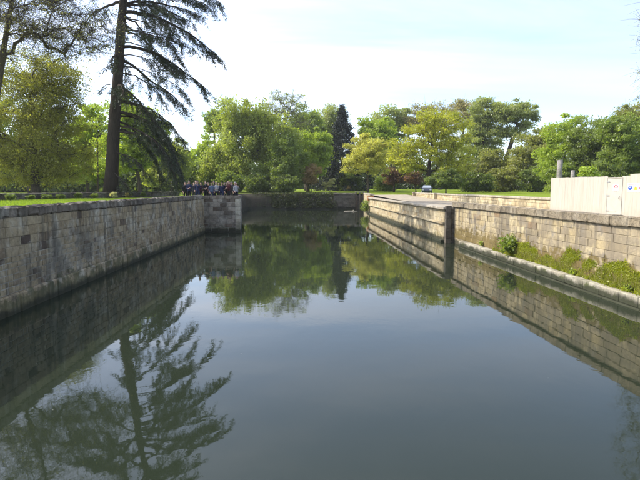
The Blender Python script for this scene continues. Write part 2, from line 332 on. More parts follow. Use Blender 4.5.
def wall_frame(p0, p1, side):
    """u along p0->p1, n the outward normal"""
    u = Vector((p1[0] - p0[0], p1[1] - p0[1], 0)); L = u.length; u.normalize()
    n = Vector((-u.y, u.x, 0)) * side
    return u, n, L
def lay_stones(parent, p0, p1, side, courses, material, proud=0.0, single=None, name='stone', seed=1, depth=0.10, gap=0.014, skip=None):
    """courses: (z0, z1, mean length, proud). single(point) says which stones are pieces of their own; the rest join into one masonry part"""
    rng = random.Random(seed); u, n, L = wall_frame(p0, p1, side); o0 = Vector((p0[0], p0[1], 0)); cand = []
    for (z0, z1, ml, pr) in courses:
        s = -rng.uniform(0, ml * 0.7)
        while s < L:
            w = ml * rng.uniform(0.65, 1.4); a, b = max(s, 0), min(s + w, L); s += w
            if b - a < 0.07: continue
            zz0, zz1 = z0 + rng.uniform(-.004, .004), z1 + rng.uniform(-.004, .004)
            c = o0 + u * ((a + b) / 2) + n * (proud + pr + rng.uniform(-0.002, 0.024)) + Vector((0, 0, (zz0 + zz1) / 2))
            if skip and skip(c): continue
            Mx = Matrix((( u.x, n.x, 0, 0), (u.y, n.y, 0, 0), (0, 0, 1, 0), (0, 0, 0, 1)))
            Mx = Matrix.Translation(c) @ Mx @ Matrix.Rotation(rng.uniform(-.006, .006), 4, 'Y') @ Matrix.Diagonal((b - a - (gap(c) if callable(gap) else gap), depth, zz1 - zz0 - (gap(c) if callable(gap) else gap), 1))
            cand.append((c, Mx, rng.randrange(len(STONES)), rng.random()))
    mine = [q for q in cand if single and single(q[0])]
    mine.sort(key=lambda q: (q[0] - Vector((0, 0, EYE))).length); keep = set(id(q) for q in mine[:300])
    inv = parent.matrix_world.inverted() if parent else Matrix()
    mb = MB()
    for q in cand:
        c, Mx, i, v = q
        if id(q) in keep:
            o = bpy.data.objects.new(name, stone_mesh(i, material)); link(o, parent); o.matrix_world = Mx; o.matrix_parent_inverse = Matrix(); o.matrix_basis = Matrix.Translation(-parent.location) @ Mx
        else:
            V = [(Mx @ Vector(p)) - parent.location for p in STONES[i][0]]; mb.add(V, STONES[i][1], v)
    if mb.v: tag(recalc(mb.build('masonry', material, parent)), kind='stuff')

def slab_row(parent, p0, p1, side, y_in, y_out, z0, z1, length, material, name, seed, ch=0.03, single=True, round_top=False, jit=0.012, gap=0.012):
    """a row of slabs along p0->p1 from y_in (behind the face) to y_out (proud of it)"""
    rng = random.Random(seed); u, n, L = wall_frame(p0, p1, side); s = 0.0; mb = MB()
    Mx0 = Matrix(((u.x, n.x, 0, 0), (u.y, n.y, 0, 0), (0, 0, 1, 0), (0, 0, 0, 1)))
    while s < L - 0.05:
        w = min(length * rng.uniform(0.75, 1.3), L - s)
        if L - s - w < length * 0.3: w = L - s
        h = z1 - z0; d = y_out - y_in
        bm = bmesh.new(); bmesh.ops.create_cube(bm, size=1.0)
        for q in bm.verts: q.co = Vector((q.co.x * (w - gap), q.co.y * d, q.co.z * h))
        bmesh.ops.bevel(bm, geom=bm.edges[:], offset=ch, segments=1, affect='EDGES')
        if round_top:
            top = [e for e in bm.edges if all(v_.co.z > h * 0.5 - 1e-4 for v_ in e.verts) and abs(e.verts[0].co.y - e.verts[1].co.y) < 1e-4 and abs(e.verts[0].co.x - e.verts[1].co.x) > w * 0.5]
            bmesh.ops.bevel(bm, geom=top, offset=min(h, d) * 0.28, segments=2, affect='EDGES')
        for q in bm.verts: q.co += Vector((rng.uniform(-jit, jit), rng.uniform(-jit, jit), rng.uniform(-jit, jit)))
        c = Vector((p0[0], p0[1], 0)) + u * (s + w / 2) + n * ((y_in + y_out) / 2 + rng.uniform(-jit, jit)) + Vector((0, 0, (z0 + z1) / 2))
        T = Matrix.Translation(c - parent.location) @ Mx0 @ Matrix.Rotation(rng.uniform(-.012, .012), 4, 'Z')
        bmesh.ops.recalc_face_normals(bm, faces=bm.faces)
        if single:
            me = bpy.data.meshes.new(name); bm.to_mesh(me); me.materials.append(material); o = link(bpy.data.objects.new(name, me), parent); o.matrix_basis = T
        else:
            bm.verts.index_update(); mb.add([T @ q.co for q in bm.verts], [tuple(q.index for q in p.verts) for p in bm.faces], rng.random())
        bm.free(); s += w
    if mb.v: tag(recalc(mb.build(name, material, parent)), kind='stuff')

def wall_core(parent, p0, p1, side, back, front, z0, z1, material, name='core'):
    u, n, L = wall_frame(p0, p1, side); o0 = Vector((p0[0], p0[1], 0)) - parent.location; v = []
    for z in (z0, z1):
        for s, d in ((0, back), (L, back), (L, front), (0, front)): v.append(o0 + u * s + n * d + Vector((0, 0, z)))
    return recalc(mesh_obj(name, v, [(0, 1, 2, 3), (4, 5, 6, 7), (0, 1, 5, 4), (1, 2, 6, 5), (2, 3, 7, 6), (3, 0, 4, 7)], material, parent))

# ============================================================ SETTING
# wall lines (plan, metres): x of each face as the photograph gives it at the water line
LW0, LW1 = (-9.25, 9.0), (-10.15, 45.4)                 # left wall
Q0, Q1, Q2 = (-10.17, 45.4), (-7.0, 45.4), (-7.85, 52.0) # projecting quay end
RW0, RW1 = (10.75, 9.0), (9.45, 36.4)                    # right wall
FW0, FW1 = (8.90, 36.4), (7.55, 80.0)                    # revetment that stands forward of it
END_Y = 98.5

w = mesh_obj('water', [(-30, -30, 0), (40, -30, 0), (40, 104, 0), (-30, 104, 0)], [(0, 1, 2, 3)], M['water']); tag(w, kind='structure')
tag(mesh_obj('ground', [(-1000, -1000, -2), (1000, -1000, -2), (1000, 1000, -2), (-1000, 1000, -2)], [(0, 1, 2, 3)], M['earth']), kind='structure')
# lawn: one sheet round the basin; the far part rises a little
lv = []; lf = []
def quadstrip(pts):
    k = len(lv); lv.extend(pts); lf.append(tuple(range(k, k + len(pts))))
zl = 2.95
quadstrip([(-500, -30, zl), (-9.4, -30, zl), (-9.7, 9, zl), (-10.5, 45.7, zl - .25), (-24, 47, zl), (-500, 47, zl)])
quadstrip([(-500, 47, zl), (-24, 47, zl), (-10.5, 45.7, zl - .25), (-7.3, 45.7, zl - .25), (-8.15, 52, zl - .25), (-15, 55, zl), (-15, 100, zl), (-500, 100, zl)])
quadstrip([(-500, 100, zl), (500, 100, zl), (500, 170, 3.7), (-500, 170, 3.7)])
quadstrip([(-500, 170, 3.7), (500, 170, 3.7), (500, 570, 5.7), (-500, 570, 5.7)])
quadstrip([(-500, 570, 5.7), (500, 570, 5.7), (500, 990, 5.7), (-500, 990, 5.7)])
quadstrip([(27, -30, 2.9), (500, -30, 2.9), (500, 33, 2.9), (27, 33, 2.9)])
quadstrip([(13.6, 33, 2.9), (500, 33, 2.9), (500, 82, zl), (13.6, 82, zl)])
quadstrip([(8.6, 82, 2.86), (13.6, 82, zl), (500, 82, zl), (500, 100, zl), (8.6, 100, zl)])
tag(recalc(mesh_obj('lawn', lv, lf, M['lawn'])), kind='structure')
tag(recalc(mesh_obj('path', [(12.95, -30, 2.45), (27.2, -30, 2.45), (27.2, 33, 2.45), (13.65, 33, 2.45), (9.9, 33, 2.45), (9.75, 36.6, 2.46), (13.65, 36.6, 2.46), (9.2, 36.6, 2.46), (8.5, 60, 2.62), (13.65, 60, 2.6), (7.95, 82.1, 2.89), (13.65, 82.1, 2.93)],
    [(0, 1, 2, 3, 4), (4, 3, 6, 5), (7, 5, 6, 9, 8), (8, 9, 11, 10)], M['gravel'])), kind='structure')

# earth bank along the far end and the hidden left shore
def bank(name, pts, h, seed):
    rng = random.Random(seed); rows = [(-0.6, 0.0, -0.5), (0.0, 0.15, 0.05), (0.5, 0.6, 0.9), (0.75, 0.9, 1.9), (1.1, 1.6, h - .12), (1.5, 2.6, h + .01)]
    V = []; fs = []; P = []
    for i in range(len(pts) - 1):
        a, b = Vector(pts[i]), Vector(pts[i + 1]); n = max(2, int((b - a).length / 0.9))
        P += [a.lerp(b, k / n) for k in range(n)]
    P.append(Vector(pts[-1]))
    for i, p in enumerate(P):
        d = (P[min(i + 1, len(P) - 1)] - P[max(i - 1, 0)]).normalized(); nn = Vector((d.y, -d.x))
        for k, (_, off, z) in enumerate(rows):
            j = rng.uniform(-.28, .28) if 0 < k < 5 else 0
            q = p + nn * (off + j); V.append((q.x, q.y, z + (rng.uniform(-.15, .15) if 0 < k < 4 else 0)))
    m = len(rows)
    for i in range(len(P) - 1):
        for k in range(m - 1): fs.append((i * m + k, (i + 1) * m + k, (i + 1) * m + k + 1, i * m + k + 1))
    return recalc(mesh_obj(name, V, fs, M['earth'], smooth=True))
tag(bank('bank', [(3.4, 97.6), (-6, 97.9), (-13.2, 97.0), (-12.6, 80), (-12.4, 58), (-10.6, 53.0), (-9.2, 52.6)], zl, 3), kind='structure')

# ============================================================ LEFT WALL
lw = empty('canal_wall', (LW0[0], LW0[1], 0)); bpy.context.view_layer.update()
tag(lw, 'long shaded grey stone canal wall with rounded dark coping on the left', 'wall')
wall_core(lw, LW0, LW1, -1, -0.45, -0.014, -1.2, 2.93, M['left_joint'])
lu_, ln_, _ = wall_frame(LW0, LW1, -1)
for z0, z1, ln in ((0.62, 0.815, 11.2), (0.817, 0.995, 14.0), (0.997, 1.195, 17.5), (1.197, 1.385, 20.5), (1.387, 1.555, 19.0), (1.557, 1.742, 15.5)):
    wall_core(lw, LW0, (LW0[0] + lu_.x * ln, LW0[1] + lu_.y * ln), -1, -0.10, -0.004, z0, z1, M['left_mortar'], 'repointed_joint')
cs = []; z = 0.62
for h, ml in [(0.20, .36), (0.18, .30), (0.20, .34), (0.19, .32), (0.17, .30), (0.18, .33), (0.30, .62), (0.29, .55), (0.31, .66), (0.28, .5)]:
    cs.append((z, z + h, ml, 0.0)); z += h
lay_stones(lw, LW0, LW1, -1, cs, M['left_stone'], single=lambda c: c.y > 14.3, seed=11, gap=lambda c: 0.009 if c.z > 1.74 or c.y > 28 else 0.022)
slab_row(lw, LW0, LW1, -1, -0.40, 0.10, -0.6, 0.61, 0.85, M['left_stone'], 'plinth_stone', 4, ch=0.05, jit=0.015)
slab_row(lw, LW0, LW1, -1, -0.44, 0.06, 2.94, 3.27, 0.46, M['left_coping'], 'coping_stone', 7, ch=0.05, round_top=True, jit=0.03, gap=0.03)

qy = empty('quay_end', (Q0[0], Q0[1], 0))
tag(qy, 'block-shaped stone quay end jutting from the left wall, people behind it', 'quay')
v = [(Q0[0] - .3, 45.415, -1.2), (-7.015, 45.415, -1.2), (-7.865, 52, -1.2), (Q0[0] - .3, 52, -1.2)]
v = [(a - Q0[0], b - Q0[1], c) for a, b, c in v]; v = v + [(a, b, 2.66) for a, b, c in v]
recalc(mesh_obj('core', v, [(0, 1, 2, 3), (4, 5, 6, 7), (0, 1, 5, 4), (1, 2, 6, 5), (2, 3, 7, 6), (3, 0, 4, 7)], M['left_mortar'], qy))
cq = [(z0, z0 + .36, .62, 0.0) for z0 in np.arange(-.3, 2.8, .365)]
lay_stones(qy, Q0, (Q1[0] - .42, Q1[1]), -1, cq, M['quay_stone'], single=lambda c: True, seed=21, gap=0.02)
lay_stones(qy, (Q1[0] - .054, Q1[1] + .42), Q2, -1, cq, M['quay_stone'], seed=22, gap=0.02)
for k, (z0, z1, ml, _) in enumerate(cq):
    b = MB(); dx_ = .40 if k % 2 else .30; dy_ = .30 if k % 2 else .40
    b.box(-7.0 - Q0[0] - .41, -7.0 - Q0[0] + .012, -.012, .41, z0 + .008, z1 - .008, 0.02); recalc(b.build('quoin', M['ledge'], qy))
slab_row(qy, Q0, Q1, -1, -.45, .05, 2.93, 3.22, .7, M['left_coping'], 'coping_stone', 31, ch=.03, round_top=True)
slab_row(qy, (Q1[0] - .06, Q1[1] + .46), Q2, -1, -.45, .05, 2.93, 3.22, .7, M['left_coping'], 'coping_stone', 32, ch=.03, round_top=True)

# ============================================================ RIGHT WALL
rw = empty('canal_wall', (RW0[0], RW0[1], 0))
tag(rw, 'sunlit yellow sandstone canal wall with mossy foot and ledge on the right', 'wall')
wall_core(rw, RW0, RW1, 1, -0.5, -0.012, -1.2, 2.56, M['right_mortar'])
cs = []; z = 0.40
for i in range(7): cs.append((z, z + .305, .82 + .15 * (i % 2), 0.0)); z += .305
lay_stones(rw, RW0, RW1, 1, cs, M['right_stone'], single=lambda c: c.y > 13.0, seed=41, gap=0.008)
slab_row(rw, RW0, RW1, 1, -0.46, 0.15, 2.545, 2.88, 1.1, M['right_coping'], 'coping_stone', 44, ch=0.03, round_top=True, jit=0.016, gap=.006)
slab_row(rw, RW0, (9.56, 34.0), 1, -0.2, 0.40, 0.06, 0.39, 1.15, M['ledge'], 'ledge_slab', 45, ch=0.013, jit=0.009, gap=.007)
slab_row(rw, RW0, (9.56, 34.0), 1, -0.2, 0.50, -0.6, 0.045, 1.6, M['ledge'], 'footing_slab', 46, ch=0.02, jit=0.012)

# revetment standing forward, with overhanging coping and string course
fw = empty('stone_revetment', (FW0[0], FW0[1], 0))
tag(fw, 'lower sandstone revetment with coping and string course, standing forward beyond the right wall', 'wall')
u_, n_, L_ = wall_frame(FW0, FW1, 1)
wall_core(fw, (FW0[0], FW0[1] + .06), FW1, 1, -0.72, -0.012, -1.2, 2.40, M['right_mortar'])
cs = [(-.3 + .335 * i, -.3 + .335 * (i + 1), .75, 0.0) for i in range(8)]
lay_stones(fw, (FW0[0], FW0[1] + .5), FW1, 1, cs, M['far_stone'], seed=51)
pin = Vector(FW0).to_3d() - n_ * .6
lay_stones(fw, (pin.x, pin.y), FW0, 1, cs, M['garden_and_shade_stone'], seed=52, single=lambda c: True)  # end return laid in a darker stone: its shade is put into the colour
slab_row(fw, (FW0[0] + .0, FW0[1] - .08), FW1, 1, -0.8, 0.26, 2.36, 2.53, 1.3, M['path_coping'], 'coping_slab', 53, ch=.02, jit=.006)
slab_row(fw, (FW0[0], FW0[1] + .3), FW1, 1, -0.1, 0.20, 1.30, 1.44, 1.5, M['far_stone'], 'string_course', 54, ch=.015, jit=.006)
slab_row(fw, (FW0[0], FW0[1] + .6), FW1, 1, -0.1, 0.22, -.5, 0.16, 1.5, M['ledge'], 'footing_slab', 55, ch=.02, jit=.01)
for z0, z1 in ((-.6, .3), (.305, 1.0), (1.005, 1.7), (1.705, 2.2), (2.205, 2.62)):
    b = MB(); b.box(-.05, .33, -.10, .30, z0, z1, .02); o = b.build('pier_block', M['garden_and_shade_stone'], fw); recalc(o)  # dark colour paints in the shade of the pier's near face
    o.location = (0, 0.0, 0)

# second low wall beside the path
pw_ = empty('parapet_wall', (13.5, 27, 2.4))
tag(pw_, 'low honey stone parapet wall with piers along the far side of the path', 'wall')
wall_core(pw_, (13.5, 30.3), (13.5, 74), 1, -.4, -.012, 2.3, 3.16, M['right_mortar'])
lay_stones(pw_, (13.5, 30.3), (13.5, 74), 1, [(2.4, 2.66, .8, 0), (2.665, 2.92, .7, 0), (2.925, 3.15, .8, 0)], M['far_stone'], seed=61)
slab_row(pw_, (13.5, 30.3), (13.5, 74), 1, -.48, .09, 3.155, 3.30, 1.2, M['path_coping'], 'coping_slab', 62, ch=.015, jit=.006)
for y in (73.6, 60.2):
    b = MB(); b.box(-.32, .3, -.35, .35, -.05, .80, .015); o = recalc(b.build('pier', M['far_stone'], pw_)); o.location = (-.05, y - 27, 0)
    b = MB(); b.box(-.38, .36, -.41, .41, .80, .93, .02); c_ = recalc(b.build('pier_cap', M['path_coping'], o))
# far end of the basin: grey stone wall, timber sluice posts
ew = empty('end_wall', (2.6, 98.2, 0)); tag(ew, 'short dark grey stone wall closing the far end of the basin', 'wall')
wall_core(ew, (2.6, 98.2), (6.7, 98.2), -1, -.8, -.012, -.8, 2.85, M['grey_stone'])
lay_stones(ew, (2.6, 98.2), (6.7, 98.2), -1, [(-.2 + .38 * i, -.2 + .38 * (i + 1), .8, 0) for i in range(8)], M['grey_stone'], seed=71)
slab_row(ew, (2.6, 98.2), (6.7, 98.2), -1, -.8, .1, 2.84, 3.02, 1.1, M['left_coping'], 'coping_stone', 72)
sl = empty('sluice_gate', (7.6, 98.6, 0)); tag(sl, 'dark timber sluice gate with upright posts at the far right corner of the basin', 'sluice')
for x in (-.75, -.05, .65):
    b = MB(); b.box(x - .12, x + .12, -.14, .14, -.8, 3.1, .02); recalc(b.build('post', M['timber'], sl))
for k in range(7):
    b = MB(); b.box(-.85, .75, .16, .22, -.6 + .46 * k, -.6 + .46 * k + .43, .01); recalc(b.build('plank', M['timber'], sl))
b = MB(); b.box(-1.0, .9, -.1, .1, 3.1, 3.28, .02); recalc(b.build('head_beam', M['grey_post'], sl))
rt = empty('corner_wall', (8.2, 80.3, 0)); tag(rt, 'broken sandstone wall end with rusty block beside the sluice gate', 'wall')
wall_core(rt, (7.7, 80.3), (8.3, 98.8), 1, -.7, -.012, -.8, 2.8, M['right_mortar'])
lay_stones(rt, (7.7, 80.3), (8.3, 98.8), 1, [(-.2 + .38 * i, -.2 + .38 * (i + 1), .8, 0) for i in range(8)], M['far_stone'], seed=75)
slab_row(rt, (7.7, 80.3), (8.3, 98.8), 1, -.7, .06, 2.83, 3.03, 1.0, M['path_coping'], 'coping_stone', 76)
rb = MB(); rb.box(-.5, .5, -.45, .45, 1.95, 2.72, .05); o = recalc(rb.build('rusty_block', simple_mat('rusty stone', (.42, .20, .08), .9, .4, 4), rt)); o.location = (-.45, -.6, 0)
tag(o, 'orange brown block')

# floating slab by the sluice
p = at_height(351, 211.3, 0); fl = empty('floating_log', (p[0], p[1], .0)); tag(fl, 'pale bleached log floating on the water below the sluice gate', 'log')
b = MB(); b.tube([(-1.2, .2, .02), (-.6, .05, .03), (.2, 0, .03), (1.1, -.1, .02)], [.03, .07, .08, .05], 10); b.build('trunk', simple_mat('bleached wood', (.34, .31, .25), .9, .3, 5), fl, True)
b = MB(); b.tube([(.3, 0, .1), (.5, .1, .2), (.55, .25, .22)], [.05, .04, .02], 6); b.build('branch_stub', simple_mat('bleached stub', (.42, .38, .31), .9, .3, 5), fl, True)

# left garden wall
GW0, GW1 = (-24.6, 28.0), (-17.0, 62.9)
gw = empty('garden_wall', (GW0[0], GW0[1], 2.9)); tag(gw, 'low dark rubble wall across the left lawn below the trees', 'wall')
wall_core(gw, GW0, GW1, -1, -.4, -.012, 2.8, 3.36, M['garden_and_shade_stone'])
lay_stones(gw, GW0, GW1, -1, [(2.9, 3.06, .4, 0), (3.06, 3.22, .34, 0), (3.22, 3.37, .4, 0)], M['garden_and_shade_stone'], seed=81, gap=.02)
slab_row(gw, GW0, GW1, -1, -.45, .05, 3.36, 3.48, .6, M['garden_and_shade_stone'], 'coping_stone', 82, single=False, jit=.02)

# ============================================================ TREES
def grow(rng, base, blobs, trunk_r, top_frac=0.75, lean=(0, 0), wiggle=0.25, forks=None):
    """space-filling skeleton: clump centres in the blobs, each joined to the nearest limb. returns nodes, parents, radii, clump list"""
    base = np.array(base, float); C = []
    for (c, r, n, shell) in blobs:
        c = np.array(c); r = np.array(r); q = rng.normal(size=(n, 3)); q /= np.linalg.norm(q, axis=1)[:, None]
        q *= (rng.uniform(0, 1, n) ** shell)[:, None]; q[:, 2] = np.where(q[:, 2] < -0.75, q[:, 2] * .6, q[:, 2])
        C.append(c + q * r)
    C = np.vstack(C); top = C[:, 2].max(); cen = C.mean(0)
    h = (top - base[2]) * top_frac; nt = max(6, int(h / 0.9)); pos = []; par = []
    w1, w2 = rng.uniform(-1, 1, 2), rng.uniform(0, 6, 2)
    for i in range(nt + 1):
        f = i / nt; tx = base[0] + (cen[0] - base[0]) * f ** 1.3 * .8 + lean[0] * f + wiggle * w1[0] * math.sin(3.3 * f + w2[0]) * f
        ty = base[1] + (cen[1] - base[1]) * f ** 1.3 * .8 + lean[1] * f + wiggle * w1[1] * math.sin(3.0 * f + w2[1]) * f
        pos.append((tx, ty, base[2] + h * f)); par.append(i - 1)
    pos = [np.array(p) for p in pos]
    C = C[C[:, 2] > base[2] + .15]
    axis = np.array(pos); d = np.min(np.linalg.norm(C[:, None] - axis[None], axis=2), axis=1); order = np.argsort(d)
    ends = []; paths = []
    A = np.zeros((len(pos) + len(C) * 5, 3)); A[:len(pos)] = axis; n = len(pos); lo = max(2, int(nt * .22))
    for ci in order:
        c = C[ci]; D = A[:n] - c; dist = np.linalg.norm(D, axis=1) + np.maximum(D[:, 2], 0) * 1.2; dist[:lo] += 50
        k = int(np.argmin(dist)); a = A[k]; L = np.linalg.norm(c - a); m = max(2, min(5, int(L / .8)))
        prev = k; pth = [k]; up = rng.uniform(.02, .22) * L; jx = rng.normal(size=3) * .05 * L
        for j in range(1, m + 1):
            f = j / m; q = a + (c - a) * f + np.array([0, 0, up * math.sin(math.pi * f)]) + jx * math.sin(math.pi * f)
            A[n] = q; par.append(prev); prev = n; pth.append(n); n += 1
        ends.append(n - 1); paths.append(pth)
    A = A[:n]; par = np.array(par); cnt = np.zeros(n); cnt[ends] = 1
    for i in range(n - 1, 0, -1): cnt[par[i]] += cnt[i]
    rad = trunk_r * np.maximum(cnt / max(cnt[0], 1), 1e-5) ** .5
    fl = np.clip((A[:nt + 1, 2] - base[2]) / max(h, .1), 0, 1); rad[:nt + 1] = np.maximum(rad[:nt + 1], trunk_r * (1 - .85 * fl)) ; rad[0] *= 1.35
    return A, par, rad, A[ends], paths, nt

def skeleton_mesh(A, rad, paths, nt, base, rmin=.012, sides=6):
    mb = MB(); mb.tube(A[:nt + 1] - base, rad[:nt + 1], 10)
    lb = MB()
    for p in paths:
        r = [max(min(rad[i], rad[p[1]] * 1.15), rmin) for i in p]; lb.tube(A[p] - base, r, sides if r[0] > .05 else 4, cap=False)
    return mb, lb

def tree(name, label, base, blobs, leaf='midgreen', bark='bark', trunk_r=.3, leaf_size=.28, per=70, clump=1.0, flat=.55, hang=0.0, strands=0, strand_len=2.0,
         seed=1, group=None, cat='tree', twigs=3, top_frac=.72, lean=(0, 0), rmin=.012, aspect=.6, base_z=None):
    rng = np.random.default_rng(seed); base = np.array(base, float)
    A, par, rad, ends, paths, nt = grow(rng, base, blobs, trunk_r, top_frac, lean)
    root = empty(name, tuple(base)); tag(root, label, cat, group)
    tb, lb = skeleton_mesh(A, rad, paths, nt, base, rmin)
    tr = tb.build('trunk', M[bark], root, True)
    n = len(ends)
    for e in ends:                                   # fine twigs through every leaf clump
        for k in range(twigs):
            d = rng.normal(size=3) * clump * np.array([.8, .8, .6]); a = e - base
            lb.tube([a, a + d * .5 + [0, 0, .08 * clump], a + d + [0, 0, -hang * .3]], [rmin * 1.3, rmin, rmin * .6], 3, cap=False)
    lb.build('limbs', M[bark], root, True)
    cv = rng.uniform(0, 1, n)
    if per:
        cs_ = clump * rng.uniform(.4, 1.5, n); cnt = np.maximum(4, ((per * (1.5 if per > 60 else 1.0)) * rng.uniform(.4, 1.5, n))).astype(int)
        idx = np.repeat(np.arange(n), cnt); N_ = len(idx)
        g = np.clip(rng.normal(size=(N_, 3)), -1.9, 1.9) * .48; P = ends[idx] + g * cs_[idx][:, None] * np.array([1, 1, flat])
        if strands:
            dr = rng.uniform(0, 1, N_) ** 1.4 * strand_len * np.repeat(rng.uniform(.3, 1.3, n), cnt); P[:, 2] -= dr
        P = P[P[:, 2] > base[2] + .1]; idx = idx[:len(P)]
        V = leaf_quads(rng, P, leaf_size * (1.02 if per > 60 else 1.0), aspect, .0, hang) - base
        var = np.clip(cv[idx] * .65 + rng.uniform(0, .35, len(P)), 0, 1)
        big_mesh('crown', V, len(P), M['leaf_' + leaf], root, var)
    return root

def B(cx, cy, rx, ry, d, n, shell=.45, dr=None, dd=0.0):
    """crown lobe from its place in the picture at depth d (+dd)"""
    D = d + dd; c = at_depth(cx, cy, D); k = D / F
    rx *= 1.08; ry *= 1.08; return (c, (rx * k, (dr if dr else min(rx, ry * 1.2)) * k * .9, ry * k), n, shell)
def foot(px, d): p = at_depth(px, 190, d); return (p[0], d, ground_z(d))

BY = 'trees beyond the water'
# --- willow group on the far bank, left of centre
d = 112
tree('willow_tree', 'large light green willow with leaning trunk on the far bank behind the quay end', foot(272, d),
     [B(245, 150, 34, 38, d, 90), B(278, 150, 24, 36, d, 60), B(240, 116, 22, 20, d, 35), B(222, 165, 26, 20, d, 45), B(262, 122, 18, 24, d, 30)],
     'willow', 'bark', .55, .34, 260, 1.5, hang=1.0, strands=1, strand_len=3.0, seed=101, group=BY, lean=(-2, 0))
tree('slender_tree', 'slender bright green tree at the left edge of the willow', foot(207, 122),
     [B(206, 158, 10, 28, 122, 40), B(202, 172, 14, 14, 122, 25)], 'bright', 'bark_grey', .22, .34, 160, 1.2, seed=102, group=BY)
tree('round_topped_tree', 'dark green round-topped tree rising behind the left of the willow', foot(216, 135),
     [B(216, 121, 11, 10, 135, 35), B(212, 150, 9, 22, 135, 20)], 'midgreen', 'bark', .3, .36, 190, 1.3, seed=103, group=BY)
tree('birch_tree', 'airy half-bare tree with thin grey crown above the willow', foot(283, 124),
     [B(282, 104, 22, 14, 124, 90), B(300, 122, 12, 16, 124, 40), B(270, 118, 14, 14, 124, 30)], 'silver', 'bark_grey', .35, .22, 42, 1.3, seed=104, group=BY, twigs=7, rmin=.02)
tree('shaded_tree', 'dark shaded tree with drooping crown over the far bank, right of the willow trunk', foot(285, 108),
     [B(288, 162, 18, 26, 108, 75), B(276, 172, 22, 18, 108, 60)], 'midgreen', 'bark', .4, .30, 230, 1.3, hang=.7, strands=1, strand_len=2.2, seed=105, group=BY)
tree('bushy_tree', 'mid green bushy tree between the willow and the dark conifer', foot(308, 118),
     [B(308, 156, 22, 28, 118, 95), B(318, 150, 12, 18, 118, 30)], 'bright', 'bark', .35, .33, 210, 1.3, seed=106, group=BY)
tree('broad_tree', 'deeper green tree crown behind the bushy tree left of the conifer', foot(306, 140),
     [B(306, 128, 18, 20, 140, 70)], 'midgreen', 'bark', .4, .38, 220, 1.6, seed=107, group=BY)
tree('weeping_tree', 'tall pale weeping tree directly behind the dark conifer', foot(330, 150),
     [B(330, 122, 14, 18, 150, 55), B(328, 150, 14, 20, 150, 30)], 'silver', 'bark_grey', .4, .36, 220, 1.5, hang=1.2, strands=1, strand_len=4.0, seed=108, group=BY)
tree('small_tree', 'small tree with pinkish tan leaves on the far lawn beside the willow', foot(311, 108),
     [B(311, 174, 11, 11, 108, 45)], 'pinkish', 'bark', .12, .24, 110, .7, seed=109, group=BY)
tree('pale_bush', 'pale rounded bush on the lit lawn left of the dark conifer', foot(330, 110),
     [B(330, 184, 6.5, 5, 110, 30, .6)], 'pale', 'bark', .05, .2, 120, .4, seed=110, cat='bush', twigs=1, top_frac=.5)
tree('flowering_bush', 'tiny pinkish bush on the lawn at the foot of the dark conifer', foot(349, 112),
     [B(349, 188, 2.2, 1.8, 112, 8, .6)], 'pinkish', 'bark', .03, .16, 60, .2, seed=111, cat='bush', twigs=1, top_frac=.5)

# --- dark conifer
def conifer(px, d, top_y, half_px, seed):
    rng = np.random.default_rng(seed); base = np.array(foot(px, d)); top = at_depth(px, top_y, d)[2]; H = top - base[2]; k = d / F
    root = empty('conifer_tree', tuple(base)); tag(root, 'tall dark narrow conifer rising behind the far lawn', 'tree', BY)
    mb = MB(); mb.tube([(0, 0, 0), (.05, 0, H * .5), (0, 0, H)], [.42, .25, .03], 8); mb.build('trunk', M['bark_dark'], root, True)
    lb = MB(); P = []
    for i in range(230):
        f = (i + .5) / 230; z = H * (.03 + .95 * f); prof = min(.80, (1 - f) * 1.0 + .02) * (0.82 + .18 * math.sin(i * 1.7)); Rr = half_px * k * prof * rng.uniform(.75, 1.12); az = i * 2.4 + rng.uniform(-.3, .3)
        d2 = np.array([math.cos(az), math.sin(az), 0]); tip = d2 * Rr + [0, 0, z - Rr * .22]; a = np.array([0, 0, z])
        lb.tube([a, (a + tip) / 2 + [0, 0, .1], tip], [.05, .03, .012], 4, cap=False)
        n = int(50 + 130 * prof); t = rng.uniform(.2, 1.05, n)[:, None] ** .6; q = a + (tip - a) * t + rng.normal(size=(n, 3)) * [.30, .30, .22]; q[:, 2] -= rng.uniform(0, .7, n); P.append(q)
    lb.build('limbs', M['bark_dark'], root, True); P = np.vstack(P); P = P[P[:, 2] > .1]
    big_mesh('crown', leaf_quads(rng, P, .40, .5, 0, .8), len(P), M['leaf_conifer'], root, rng.uniform(0, 1, len(P)))
conifer(342, 132, 103, 42, 120)

# --- right of the conifer
tree('yellow_tree', 'round pale yellow-green tree in young leaf right of the dark conifer', foot(368, 106),
     [B(368, 158, 25, 20, 106, 110), B(370, 146, 16, 12, 106, 40)], 'yellow', 'bark', .22, .25, 150, 1.0, seed=130, group=BY)
tree('copper_tree', 'low copper-red tree between the yellow tree and the big lime tree', foot(394, 116),
     [B(393, 177, 10, 8, 116, 36), B(400, 154, 7, 10, 116, 14)], 'copper', 'bark', .2, .26, 150, .9, seed=131, group=BY)
tree('copper_bush', 'dark red bush under the left of the big lime tree', foot(416, 112),
     [B(414, 178, 8, 7, 112, 30)], 'copper', 'bark', .12, .25, 140, .8, seed=132, group=BY, cat='bush')
tree('lime_tree', 'broad spreading lime-green tree with open branches behind the path', foot(427, 98),
     [B(418, 150, 28, 26, 98, 80, .5), B(444, 134, 26, 22, 98, 80, .5), B(402, 162, 16, 16, 98, 30, .5), B(455, 160, 20, 20, 98, 50, .5), B(430, 124, 18, 13, 98, 30, .5)],
     'lime', 'bark_dark', .42, .24, 120, 1.15, seed=133, group=BY, rmin=.018, top_frac=.6)
